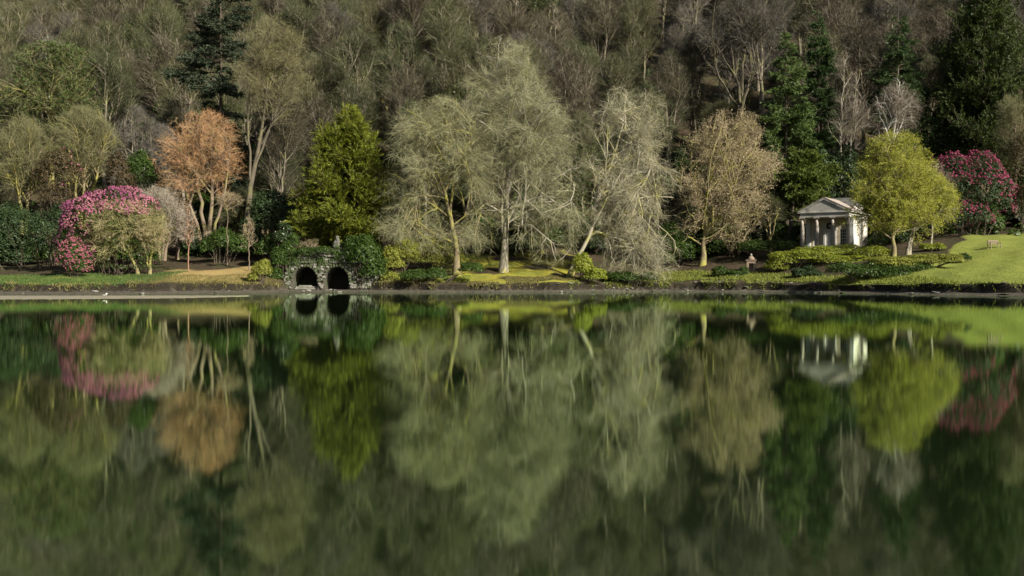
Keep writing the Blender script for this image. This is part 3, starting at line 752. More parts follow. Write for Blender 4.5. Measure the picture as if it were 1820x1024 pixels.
conifer('fir_tree', 'dark pointed fir behind the pale weeping birch', 1597, 420,
        [(12, 1592, 1600), (55, 1575, 1618), (110, 1558, 1636), (160, 1548, 1648), (210, 1560, 1660), (260, 1580, 1668), (300, 1600, 1660)], 5, 'bark_dark', 'leaf_fir', (190, 2600, 44000), 23, droop=0.15, Y=162, lump=0.25)
conifer('cypress_tree', 'huge dark columnar evergreen above the right-hand rhododendron', 1745, 405,
        [(-60, 1735, 1760), (-10, 1705, 1795), (50, 1688, 1815), (110, 1668, 1822), (180, 1652, 1825), (240, 1655, 1822), (285, 1665, 1815), (330, 1690, 1800)], 8, 'bark_dark', 'leaf_cypress', (520, 8000, 130000), 24,
        droop=-0.1, ang=1.0, ll=(0.42, 0.15), lump=0.16, Y=160, upturn=0.05, flat=1.0, l2=0.2, la=0.7)
conifer('yew_tree', 'mid-green spreading evergreen just left of the temple', 1400, 435,
        [(262, 1405, 1435), (285, 1378, 1470), (315, 1362, 1484), (345, 1360, 1480), (375, 1365, 1440), (395, 1370, 1415)], 4, 'bark_dark', 'leaf_green', (110, 2200, 42000), 25, droop=0.1, ang=1.3, ll=(0.38, 0.13), Y=146, lump=0.25, t0=0.3)
bare_tree('birch_tree', 'slender bare birch with a pale stem standing between the dark spruces and the fir', 1497, 400,
          [(92, 1490, 1510), (120, 1478, 1530), (170, 1474, 1545), (230, 1478, 1545), (270, 1485, 1535)], trunks=[[(1495, 400, 2.4), (1494, 270, 1.8), (1500, 110, 0.3)], [(1510, 400, 2), (1512, 260, 1.4), (1522, 140, 0.3)]], bark='bark_grey', twig='twig_birch',
          n=(32, 180, 1000, 5000), t0=0.3, ang1=(0.7, 0.2), tl=(1.6, 0.8), seed=26, Y=154)
bare_tree('weeping_birch', 'pale weeping birch with white forked limbs above the yellow-green tree', 1588, 400,
          [(134, 1588, 1602), (155, 1568, 1618), (190, 1556, 1630), (230, 1552, 1632), (265, 1556, 1628)],
          trunks=[[(1590, 400, 3), (1586, 262, 2.2), (1592, 200, 1.5), (1598, 145, 0.3)], [(1586, 262, 1.8), (1568, 215, 1.1), (1560, 190, 0.3)], [(1587, 255, 1.8), (1610, 200, 1.1), (1622, 170, 0.3)]], bark='bark_pale', twig='twig_birch',
          n=(34, 200, 1300, 6500), t0=0.35, ang1=(0.6, 0.2), trop=(0.0, -0.15, -0.3), tl=(1.8, 0.9), seed=27, Y=145)
bare_tree('tall_tree', 'large bare tree with mossy forking limbs high behind the tan oak', 1318, 330,
          [(-30, 1290, 1340), (10, 1262, 1372), (60, 1248, 1385), (120, 1245, 1390), (170, 1262, 1375), (200, 1290, 1350)],
          trunks=[[(1320, 330, 4), (1318, 195, 3), (1300, 90, 1.4), (1290, 0, 0.4)], [(1318, 200, 2.2), (1340, 110, 1.2), (1352, 20, 0.4)], [(1318, 195, 2.6), (1322, 90, 1.4), (1318, -10, 0.4)], [(1316, 200, 2.2), (1275, 130, 1.2), (1258, 60, 0.4)]],
          bark='bark_dull', twig='hill_grey', n=(60, 420, 2600, 20000), t0=0.35, ang1=(0.6, 0.2), tl=(2.4, 1.2), tw=(0.045, 0.032), seed=28, Y=190)

# left middle distance
bare_tree('thicket_tree', 'dense olive ivy-green tree high above the left bank', 90, 330,
          [(80, 60, 130), (100, 20, 165), (140, -10, 175), (190, -15, 172), (230, 0, 165), (255, 30, 140)], tr=4, bark='bark_mossy', twig='twig_olive', n=(60, 420, 3000, 20000), t0=0.3, tl=(2.2, 1.1), tw=(0.04, 0.03), seed=30, Y=165, leaves=('leaf_laurel', 12000, 0.4, 0.2))
bare_tree('willow_tree', 'olive bushy bare tree at mid height above the pink rhododendron', 140, 400,
          [(193, 125, 175), (215, 98, 196), (250, 85, 205), (290, 88, 200), (320, 110, 180)], trunks=[[(142, 400, 3), (128, 300, 2), (115, 220, 0.4)], [(146, 400, 3), (150, 300, 2), (150, 205, 0.4)], [(150, 400, 3), (175, 300, 1.8), (188, 235, 0.4)]],
          bark='bark_mossy', twig='twig_olive', n=(60, 380, 2600, 20000), t0=0.3, ang1=(0.5, 0.15), trop=(0.03, 0.03, 0.03), tl=(1.7, 0.9), seed=31, Y=140)
bare_tree('willow_tree', 'grey-olive bushy bare tree at the far left edge above the dark laurel', 38, 410,
          [(205, 25, 60), (230, 5, 80), (270, -15, 92), (320, -20, 95), (350, 0, 80)], trunks=[[(40, 410, 3), (30, 300, 2), (28, 225, 0.4)], [(44, 410, 3), (55, 300, 2), (62, 230, 0.4)]],
          bark='bark_mossy', twig='twig_olive', n=(60, 380, 2600, 20000), t0=0.25, ang1=(0.5, 0.15), trop=(0.03, 0.03, 0.03), tl=(1.7, 0.9), seed=32, Y=136)
bush('rhododendron', 'rust-brown rhododendron with a few pink flowers halfway up the left slope', 'shrub', 105, 400, [(105, 300, 32, 34), (80, 315, 25, 28), (130, 318, 25, 26), (100, 350, 34, 36)], 'leaf_rust', 5000, (0.32, 0.14), ('petal_pink', 30, 0.18, lambda C, n: (n[:, 2] > 0.55) & (C[:, 0] > 0)), 33, Y=134)
bush('evergreen_shrub', 'reddish-brown shrub left of the orange tree', 'shrub', 208, 400, [(208, 305, 22, 32), (222, 330, 20, 28)], 'leaf_rust', 3500, (0.3, 0.14), None, 34, Y=136)
bush('evergreen_shrub', 'dark green shrub between the reddish-brown shrub and the orange tree', 'shrub', 255, 400, [(250, 310, 26, 44), (268, 340, 24, 40)], 'leaf_laurel', 5000, (0.35, 0.15), None, 35, Y=138)
bush('laurel', 'broad dark laurel mass on the grass at the far left edge', 'shrub', 60, 476, [(20, 420, 50, 62), (80, 430, 42, 52), (-50, 420, 60, 70), (110, 395, 26, 34)], 'leaf_dark', 18000, (0.3, 0.13), None, 36, Y=126)

# the pink rhododendron and the bare shrub before it
bush('rhododendron', 'large domed rhododendron covered in pink blossom on the left bank', 'shrub', 205, 488,
     [(205, 400, 78, 62), (165, 390, 48, 44, -0.5), (250, 400, 42, 56), (128, 425, 26, 40), (225, 450, 62, 42), (160, 462, 42, 28), (215, 472, 66, 20)], 'leaf_laurel', 20000, (0.24, 0.1), ('petal_pink', 3600, 0.15, lambda C, n: (((n[:, 2] > 0.3) & (C[:, 0] < 4.8)) | ((n[:, 0] < -0.25) & (C[:, 0] < 0))) & ~((C[:, 0] > -1.5) & (C[:, 2] < 6.0) & (n[:, 1] < 0.4))), 40, Y=119)
bush('rhododendron', 'small rounded rosy rhododendron at the foot of the large pink one', 'shrub', 128, 489, [(128, 458, 25, 32), (142, 476, 20, 16)], 'leaf_laurel', 4000, (0.24, 0.1), ('petal_rose', 330, 0.14, lambda C, n: n[:, 1] < 0.6), 41, Y=114)
bare_tree('bare_shrub', 'mossy leafless shrub with fanned yellow-green stems in front of the pink rhododendron', 252, 487,
          [(358, 175, 250), (375, 155, 285), (410, 150, 298), (445, 158, 295), (475, 180, 280)],
          trunks=[[(247, 486, 2.8), (232, 455, 2.2), (225, 420, 1.5), (215, 375, 0.4)], [(247, 486, 2.2), (222, 440, 1.6), (190, 405, 0.4)], [(266, 484, 2.4), (270, 440, 1.7), (282, 385, 0.4)], [(232, 455, 1.8), (190, 440, 1.2), (165, 430, 0.4)], [(266, 484, 1.8), (255, 430, 1.3), (250, 370, 0.4)]],
          bark='bark_mossy', twig='twig_tan', n=(80, 460, 3800, 30000), wide=1.08, t0=0.25, ang1=(0.7, 0.25), tl=(1.0, 0.55), tw=(0.03, 0.022), seed=42, cat='shrub', lump=0.12)

# evergreens around the boathouse and under the trees
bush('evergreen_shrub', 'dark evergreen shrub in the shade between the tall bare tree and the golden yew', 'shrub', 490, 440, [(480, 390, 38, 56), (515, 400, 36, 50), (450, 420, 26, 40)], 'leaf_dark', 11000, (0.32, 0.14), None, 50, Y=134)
bush('evergreen_shrub', 'low dark evergreen bush behind the pale sapling', 'shrub', 395, 455, [(395, 432, 26, 26), (420, 440, 24, 24), (370, 440, 18, 20)], 'leaf_laurel', 5000, (0.28, 0.12), None, 51, Y=132)
bush('ivy_mound', 'glossy mound of ivy spilling over the right end of the boathouse', 'ivy', 645, 505, [(645, 455, 34, 36), (662, 480, 26, 30), (625, 435, 16, 16)], 'leaf_ivy', 10000, (0.24, 0.16), None, 52, Y=121)
bush('ivy_mound', 'ragged ivy climbing over the left end of the boathouse', 'ivy', 505, 505, [(498, 462, 18, 26), (512, 446, 14, 18), (522, 430, 10, 16), (490, 490, 16, 18)], 'leaf_ivy', 6000, (0.22, 0.14), None, 53, Y=121)
bush('waterside_shrub', 'yellow-green shrub leaning over the mud left of the boathouse', 'shrub', 462, 503, [(465, 482, 18, 18), (452, 494, 14, 10), (472, 472, 8, 12)], 'leaf_gold', 3500, (0.2, 0.09), None, 54)
bush('evergreen_shrub', 'dark bush above the left shoulder of the boathouse', 'shrub', 505, 470, [(490, 436, 22, 22), (470, 445, 18, 20)], 'leaf_laurel', 4500, (0.26, 0.12), None, 55, Y=127)
bush('flowering_shrub', 'small shrub dotted with white blossom beneath the golden yew', 'shrub', 505, 420, [(503, 402, 10, 9), (512, 408, 8, 8), (503, 424, 17, 16), (516, 430, 14, 14)], 'leaf_dark', 3600, (0.24, 0.1), ('petal_white', 30, 0.1, lambda C, n: (n[:, 1] < 0.5) & (C[:, 2] > 1.6)), 56, Y=125)
bush('golden_shrub', 'sunlit yellow-green shrub between the boathouse ivy and the mown mound', 'shrub', 712, 495, [(700, 465, 24, 32), (722, 450, 22, 26), (690, 492, 22, 14)], 'leaf_gold', 9000, (0.22, 0.1), None, 57, Y=122)
bush('clipped_mound', 'smooth yellow-green rounded mound behind the forked beech', 'shrub', 760, 470, [(752, 454, 56, 34), (792, 464, 40, 26)], 'leaf_gold', 15000, (0.18, 0.09), None, 58, Y=127.5, shell=0.12, up=0.8)
bush('waterside_shrub', 'low green brambles at the foot of the forked beech', 'shrub', 740, 503, [(740, 492, 30, 13), (775, 490, 22, 14), (838, 478, 24, 12)], 'leaf_laurel', 7000, (0.2, 0.1), None, 59)
bush('waterside_shrub', 'bright green bush beneath the leaning silvery tree', 'shrub', 1040, 505, [(1035, 475, 20, 26), (1055, 490, 22, 16)], 'leaf_hedge', 6000, (0.22, 0.11), None, 60)
bush('waterside_shrub', 'low dark green bush under the drooping branches at the water edge', 'shrub', 1110, 505, [(1105, 494, 34, 12), (1150, 494, 20, 11)], 'leaf_ivy', 6000, (0.22, 0.11), None, 61)
bush('evergreen_shrub', 'dark evergreen bushes in the gap left of the tan oak', 'shrub', 1195, 470, [(1190, 430, 26, 38), (1215, 450, 22, 26), (1180, 460, 22, 22)], 'leaf_laurel', 8000, (0.26, 0.12), None, 62, Y=136)
bush('waterside_shrub', 'green bush beside the foot of the tan oak trunk', 'shrub', 1285, 490, [(1280, 484, 15, 11), (1302, 488, 20, 8), (1322, 484, 9, 10)], 'leaf_ivy', 4200, (0.22, 0.11), None, 63)
bush('evergreen_shrub', 'dark clipped bush behind the small stone urn', 'shrub', 1345, 450, [(1340, 440, 34, 14), (1385, 438, 34, 13)], 'leaf_ivy', 7000, (0.2, 0.1), None, 64, Y=134)
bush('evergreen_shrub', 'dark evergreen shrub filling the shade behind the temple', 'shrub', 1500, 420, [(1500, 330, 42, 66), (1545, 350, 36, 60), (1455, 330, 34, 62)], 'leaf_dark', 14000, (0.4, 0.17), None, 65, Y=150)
bush('evergreen_shrub', 'dark evergreen shrub right of the temple behind the yellow-green trees', 'shrub', 1640, 425, [(1610, 400, 40, 42), (1660, 395, 36, 46)], 'leaf_laurel', 9000, (0.3, 0.13), None, 66, Y=143)

# hedges below the temple
HG = 'laurel hedges below the temple'
bush('laurel_hedge', 'bright yellow-topped laurel hedge right of the stone urn', 'hedge', 1405, 478, [(1392, 462, 30, 16), (1425, 456, 38, 15), (1380, 474, 24, 14)], 'leaf_hedge', 10000, (0.2, 0.1), None, 70, group=HG, up=0.7)
bush('laurel_hedge', 'long bright laurel hedge in front of the temple columns', 'hedge', 1500, 466, [(1455, 450, 34, 13), (1500, 448, 44, 13), (1550, 450, 40, 13), (1470, 462, 40, 14), (1520, 464, 50, 14)], 'leaf_hedge', 18000, (0.2, 0.1), None, 71, group=HG, up=0.7)
bush('laurel_hedge', 'darker green laurel hedge on the slope below the yellow-green tree', 'hedge', 1540, 498, [(1540, 486, 36, 18), (1585, 486, 44, 18), (1500, 480, 32, 14), (1630, 480, 30, 14)], 'leaf_laurel', 14000, (0.2, 0.1), None, 72, group=HG, up=0.5)
bush('laurel_hedge', 'sprawling golden-green hedge tapering onto the lawn', 'hedge', 1640, 476, [(1600, 468, 36, 12), (1645, 464, 40, 12), (1685, 462, 30, 11), (1570, 466, 30, 11)], 'leaf_gold', 11000, (0.2, 0.1), None, 73, group=HG, up=0.6)
bush('clipped_hedge', 'small clipped green block of hedge behind the lime stems', 'hedge', 1657, 447, [(1646, 440, 14, 8), (1666, 440, 14, 8)], 'leaf_hedge', 3500, (0.18, 0.09), None, 74, up=0.7)
bush('lawn_shrub', 'isolated small dark shrub at the hedge end on the lawn', 'shrub', 1712, 466, [(1712, 459, 14, 8)], 'leaf_laurel', 1500, (0.2, 0.1), None, 75)
bush('evergreen_shrub', 'dark rounded shrub in the shade on the bank below the hedges', 'shrub', 1430, 492, [(1420, 486, 14, 10), (1438, 484, 12, 12), (1452, 489, 11, 7)], 'leaf_dark', 3000, (0.24, 0.12), None, 76)
bush('rhododendron', 'large dark rhododendron topped with pink and purple blossom at the right edge of the lawn', 'shrub', 1730, 412,
     [(1735, 340, 58, 66), (1690, 330, 40, 58), (1768, 358, 34, 54), (1715, 385, 48, 36)], 'leaf_dark', 17000, (0.3, 0.12), ('petal_purple', 1500, 0.17, lambda C, n: (n[:, 2] > 0.1) | (n[:, 0] > 0.4)), 77, Y=141)
bush('rhododendron', 'red-brown rhododendron cut off by the right edge beyond the lawn', 'shrub', 1815, 405, [(1818, 300, 26, 60), (1830, 360, 30, 50)], 'leaf_rust', 5000, (0.3, 0.13), None, 78, Y=146)
bare_tree('bare_shrub', 'twiggy bare tree at the right edge above the red-brown rhododendron', 1805, 380,
          [(165, 1790, 1820), (200, 1770, 1840), (250, 1765, 1845), (290, 1775, 1840)], tr=3, bark='bark_brown', twig='twig_olive', n=(40, 240, 1500, 10000), tl=(1.8, 0.9), seed=79, Y=148)

# ------------------------------------------------------------------ woodland on the hill
HILL = 'trees on the wooded hillside'
def hill_variant(kind, seed, H, rad, bark, twig, shape, leaves=None, n=(46, 320, 2000, 15000)):
    rng = np.random.default_rng(seed)
    env = Env([(0, 0, 0), (1, 0, 0)], 100, (0, 0, 0), seed, 0.36, 1.0)
    hs, rs = zip(*shape)
    env.z = np.array(hs) * H; env.r = np.array(rs) * rad; env.c = np.zeros(len(hs)); env.zmin, env.zmax, env.rmax = env.z.min(), env.z.max(), rad
    k = 12; nt_ = 3
    TP = []; TR = []
    t = np.linspace(0, 1, k)
    lean = rng.normal(size=2) * 0.6
    main = np.stack([lean[0] * t ** 2, lean[1] * t ** 2, t * H * 0.95], -1); main[1:] += rng.normal(size=(k - 1, 3)) * 0.1
    main[0, 2] = -1.0
    TP.append(main); TR.append(np.interp(t, [0, 0.12, 1], [0.44, 0.31, 0.05]))
    for j in range(nt_):
        s = int(k * rng.uniform(0.3, 0.5)); a = rng.uniform(0, 6.28)
        e = np.array([cos(a) * rad * 0.45, sin(a) * rad * 0.45, H * rng.uniform(0.85, 0.93)])
        P = main[s] + (e - main[s]) * t[:, None]; P[:, :2] += np.array([cos(a), sin(a)]) * (np.sin(t * pi) * 0.5)[:, None]; P[1:] += rng.normal(size=(k - 1, 3)) * 0.08
        TP.append(P); TR.append(np.linspace(0.17, 0.03, k))
    TP = np.stack(TP); TR = np.stack(TR)
    b = Buf(); b.add(*tubes(TP, TR, 6), 0, True)
    S, D, r, tt, _ = spawn(TP, TR, n[0], rng, 0.3, 0.99, (0.65, 0.2))
    P1 = grow(S, D, np.full(len(S), rad * 1.6), 6, rng, 0.13, 0.1, env, 0.95)
    R1 = np.full(len(P1), 0.07)[:, None] * np.linspace(1, 0.35, 6)[None]
    b.add(*tubes(P1, R1, 4), 0, True)
    c = Buf()
    S, D, r, tt, pl = spawn(P1, R1, n[1], rng, 0.1, 1.0, (0.7, 0.2), 0.08)
    P2 = grow(S, D, pl * rng.uniform(0.35, 0.65, len(S)) + 0.6, 4, rng, 0.18, 0.03, env, 1.0)
    R2 = np.full((len(P2), 4), 0.03) * np.linspace(1, 0.5, 4)
    c.add(*tubes(P2, R2, 3), 1, False)
    S, D, r, tt, pl = spawn(P2, R2, n[2], rng, 0.1, 1.0, (0.65, 0.25), 0.05)
    P3 = grow(S, D, 1.7 * rng.uniform(0.5, 1.2, len(S)), 3, rng, 0.2, 0.03, env, 1.06)
    R3 = np.full(len(P3), 0.02)[:, None] * np.array([1, 0.8, 0.4])
    c.add(*tubes(P3, R3, 3), 0, False)
    S, D, r, tt, pl = spawn(P3, R3, n[3], rng, 0.1, 1.0, (0.6, 0.3), 0.05)
    c.add(*twig_tris(S, D, 1.1 * rng.uniform(0.5, 1.2, len(S)), np.full(len(S), 0.024) * rng.uniform(0.7, 1.4, len(S)), rng), 0)
    out = [('trunk', b.mesh('trunk', M[bark])), ('crown', c.mesh('crown', [M[twig], M[bark]]))]
    if leaves:
        mat, nl, hmax = leaves
        i = rng.integers(0, len(S), nl)
        C = S[i] + rng.normal(size=(nl, 3)) * 0.25; C = C[C[:, 2] < H * hmax]; m = len(C)
        q = rng.integers(0, k - 3, 1500); C2 = TP[0][q] + rng.normal(size=(1500, 3)) * np.array([0.4, 0.4, 0.6]); C = np.concatenate([C, C2]); m = len(C)
        f = Buf(); f.add(*leaf_quads(C, rand_dirs(m, rng), rand_dirs(m, rng), 0.38 * rng.uniform(0.6, 1.3, m), 0.24 * rng.uniform(0.6, 1.3, m)))
        out.append(('ivy', f.mesh('ivy', M[mat])))
    return kind, out
SH_T = [(0.2, 0.3), (0.4, 0.75), (0.6, 1.0), (0.8, 0.85), (0.92, 0.5), (1.0, 0.15)]
SH_R = [(0.15, 0.5), (0.35, 0.9), (0.55, 1.0), (0.75, 0.9), (0.9, 0.6), (1.0, 0.2)]
M['bark_hill'] = bark_mat('bark_hill', (0.17, 0.145, 0.11), (0.29, 0.255, 0.195), (0.2, 0.195, 0.09), (0.48, 0.62))
VAR = [hill_variant('bare brown tree', 101, 24, 5.0, 'bark_hill', 'hill_brown', SH_T), hill_variant('bare brown tree', 102, 27, 4.6, 'bark_hill', 'hill_brown', SH_T),
       hill_variant('bare olive-tinged tree', 103, 22, 5.4, 'bark_hill', 'hill_olive', SH_R), hill_variant('bare olive-tinged tree', 104, 25, 4.8, 'bark_hill', 'hill_olive', SH_T),
       hill_variant('bare grey tree', 105, 24, 5.0, 'bark_hill', 'hill_grey', SH_R), hill_variant('ivy-clad bare tree', 106, 23, 4.6, 'bark_hill', 'hill_olive', SH_T, ('leaf_laurel', 3500, 0.7))]
marks = [(120, 'above the far left bank'), (260, 'above the pink rhododendron'), (450, 'behind the orange tree and dark conifer'), (560, 'left of the golden yew'), (700, 'behind the golden yew'),
         (830, 'behind the forked beech'), (1030, 'behind the tallest beech'), (1190, 'behind the leaning silvery tree'), (1350, 'behind the tan oak'), (1500, 'behind the paired spruces'), (1660, 'behind the dark fir'), (9999, 'behind the huge dark evergreen')]
def hill_trees():
    rng = np.random.default_rng(55)
    pts = []
    for row in range(16):
        Y = 148 + row * 9.6
        half = Y * 0.5 * 1.12 + 4
        nrow = int(2 * half / (8.4 + row * 0.42))
        for j in range(nrow):
            x = -half + (j + 0.5 + rng.uniform(-0.35, 0.35) + (row % 2) * 0.5) * 2 * half / nrow
            y = Y + rng.uniform(-3.2, 3.2)
            pts.append((x, y))
    pts = [p for p in pts if p[1] - float(shore(p[0])) > 30 and abs(p[0]) < p[1] * 0.54 + 3]
    keep = []
    blocked = [(1398, 152), (1455, 158), (1597, 162), (1745, 160), (392, 150), (1318, 190), (90, 165), (1497, 154)]
    front = [(1650, 1825, 165), (1352, 1486, 163), (1550, 1668, 167), (332, 442, 156), (1474, 1545, 158), (1248, 1388, 193), (0, 170, 168)]
    for x, y in pts:
        q = CX + x / y * FPX
        if any(a - 12 < q < b_ + 12 and y < d for a, b_, d in front): continue
        if any((x - wx(a, d)) ** 2 + (y - d) ** 2 < 16 for a, d in blocked): continue
        keep.append((x, y))
    for x, y in keep:
        px = CX + x / y * FPX
        zone = np.sin(x * 0.05) + np.sin(y * 0.06 + x * 0.03)
        p = np.array([3, 2.4, 1.6, 1.6, 1.6, 0.9])
        if px < 330: p = np.array([1.2, 1.0, 2.2, 2.2, 1, 2.6])
        elif px > 1350: p = np.array([3, 3, 1, 1, 2, 0.6])
        elif y < 185: p = np.array([1.5, 1.2, 2.6, 2.4, 1.6, 1.6])
        kind, parts = VAR[rng.choice(6, p=p / p.sum())]
        band = 'low on the wooded hillside' if y < 190 else 'halfway up the wooded hillside' if y < 240 else 'high on the wooded hillside'
        mk = next(m for lim, m in marks if px < lim)
        s = rng.uniform(0.8, 1.2) * (0.8 if y < 165 else 1.0)
        r = thing('woodland_tree', f'{"tall" if s > 1.0 else "shorter"} {kind} {band} {mk}', 'tree', (x, y, gz(x, y)), rng.uniform(0, 6.28), HILL)
        r.scale = (s * rng.uniform(0.9, 1.1), s * rng.uniform(0.9, 1.1), s)
        for nm, me in parts: link(nm, me, r)
    return len(keep)
NH = hill_trees()
print('hill trees', NH)

# evergreen and leafless shrubs under the trees, along the foot of the slope
def understorey():
    rng = np.random.default_rng(66)
    protos = []
    for i, leaf in enumerate(('leaf_laurel', 'leaf_dark', 'leaf_ivy')):
        lob = [(0, 0, 1.2, 2.0, 1.8, 1.7), (1.2, 0.3, 0.9, 1.5, 1.4, 1.2), (-1.1, -0.2, 1.0, 1.5, 1.5, 1.4), (0.2, 0.1, 2.3, 1.2, 1.2, 1.1)]
        C, Nn, q = lobe_points(lob, 4200, rng, 0.4)
        C = C[C[:, 2] > -0.3]; m = len(C)
        nn = nrm(C / 2 + rng.normal(size=(m, 3)) * 0.6); b = Buf()
        b.add(*leaf_tris(C, perp(nn, rng), nn, 0.34 * rng.uniform(0.6, 1.3, m), 0.16 * rng.uniform(0.6, 1.3, m)))
        protos.append(('dense evergreen shrub', [('foliage', b.mesh('foliage', M[leaf]))]))
    for i, (tw, bk) in enumerate((('hill_olive', 'bark_mossy'), ('hill_brown', 'bark_brown'))):
        protos.append(('leafless thicket shrub', hill_variant('', 300 + i, 7.0, 3.0, bk, tw, [(0.05, 0.5), (0.3, 0.9), (0.6, 1.0), (0.85, 0.7), (1, 0.2)], None, (50, 220, 1100, 6500))[1]))
    pts = []
    for k in range(330):
        y = 139 + 75 * rng.random() ** 1.7; x = rng.uniform(-0.56, 0.56) * y
        q = CX + x / y * FPX
        if 1380 < q < 1580 and y < 147 or q > 1640 and y < 146 or 690 < q < 830 and y < 146: continue
        if any((x - a) ** 2 + (y - b_) ** 2 < 5 for a, b_ in pts): continue
        pts.append((x, y))
    for x, y in pts:
        q = CX + x / y * FPX; mk = next(m for lim, m in marks if q < lim)
        j = rng.integers(0, 5) if rng.random() > 0.25 else 1
        kind, parts = protos[j]
        s = rng.uniform(0.7, 1.5) if j < 3 else rng.uniform(0.8, 1.3)
        r = thing('understorey_shrub', f'{"big" if s > 1.05 else "small"} {kind} at the hill foot {mk}', 'shrub', (x, y, gz(x, y)), rng.uniform(0, 6.28), 'shrubs at the foot of the wooded hill')
        r.scale = (s, s, s * rng.uniform(0.85, 1.2))
        for nm, me in parts: link(nm, me, r)
understorey()

# undergrowth on the slope: countless low leaves
def undergrowth():
    rng = np.random.default_rng(77)
    b = Buf(); 
    nc = 900
    Y = rng.uniform(140, 290, nc); x = rng.uniform(-0.56, 0.56, nc) * Y
    ok = (Y - shore(x)) > 27; x, Y = x[ok], Y[ok]
    per = 45; m = len(x)
    r = rng.uniform(0.6, 2.2, m)
    d = rand_dirs(m * per, rng); d[:, 2] = np.abs(d[:, 2])
    C = np.stack([np.repeat(x, per), np.repeat(Y, per), np.repeat(ground_h(x, Y), per)], -1) + d * np.repeat(r, per)[:, None] * np.array([1, 1, 0.8]) * rng.uniform(0.5, 1, (m * per, 1))
    b.add(*leaf_quads(C, perp(d, rng), nrm(d + rng.normal(size=d.shape) * 0.5), rng.uniform(0.35, 0.8, m * per), rng.uniform(0.2, 0.4, m * per)))
    o = b.build('undergrowth', M['leaf_laurel']); o['kind'] = 'stuff'
undergrowth()

# ------------------------------------------------------------------ grass on the lawn and bank edges
M['grass'] = leaf_mat('grass', (0.17, 0.22, 0.035), (0.31, 0.34, 0.075), (0.23, 0.265, 0.05), 0.3, 0.6)
M['grass_shaded'] = leaf_mat('grass_shaded', (0.06, 0.12, 0.03), (0.13, 0.2, 0.05), None, 0.3, 0.6)  # darker copy of grass: shade over the left bank put into its colour
M['grass_dry'] = leaf_mat('grass_dry', (0.15, 0.145, 0.045), (0.27, 0.24, 0.09), None, 0.3, 0.6)
def grass(name, mat, n, pxr, ur, h, seed, cond=None):
    rng = np.random.default_rng(seed)
    xa, xb = (wx(p, 115) for p in pxr)
    x = rng.uniform(xa, xb, n); u = ur[0] + (ur[1] - ur[0]) * rng.random(n) ** 1.3; y = shore(x) + u
    if cond is not None:
        k = cond(x, u); x, u, y = x[k], u[k], y[k]
    m = len(x)
    B = np.stack([x, y, ground_h(x, y) - 0.02], -1)
    D = nrm(rng.normal(size=(m, 3)) * 0.4 + np.array([0, -0.15, 1.0]))
    b = Buf(); b.add(*twig_tris(B, D, h * rng.uniform(0.5, 1.4, m), np.full(m, h * 0.35), rng, 0.2))
    o = b.build(name, M[mat]); o['kind'] = 'stuff'
grass('grass', 'grass', 42000, (1500, 2000), (3.3, 44), 0.13, 81, lambda x, u: x > 37 + (u - 3.5) * 0.5)
grass('grass', 'grass_shaded', 26000, (-120, 310), (3.4, 17), 0.22, 82)
grass('grass', 'grass_dry', 9000, (280, 480), (3.5, 12), 0.2, 83)
grass('grass', 'grass', 9000, (640, 830), (3.45, 8), 0.25, 84)
grass('grass', 'grass_dry', 6000, (900, 1040), (3.3, 6), 0.25, 85)
def tuft(x, u):
    k = u - bank_u(x)
    return (k > 0.0) & (k < 1.3) & (np.sin(x * 1.1) + np.sin(x * 2.7 + 1) + np.sin(x * 0.43 + 2) > -0.3)
grass('grass', 'grass_dry', 22000, (-150, 1000), (1.2, 5.2), 0.34, 87, tuft)
grass('grass', 'grass', 16000, (1000, 1990), (0.9, 4.6), 0.3, 88, tuft)
grass('grass', 'grass', 14000, (1160, 1600), (3.3, 10), 0.3, 86)

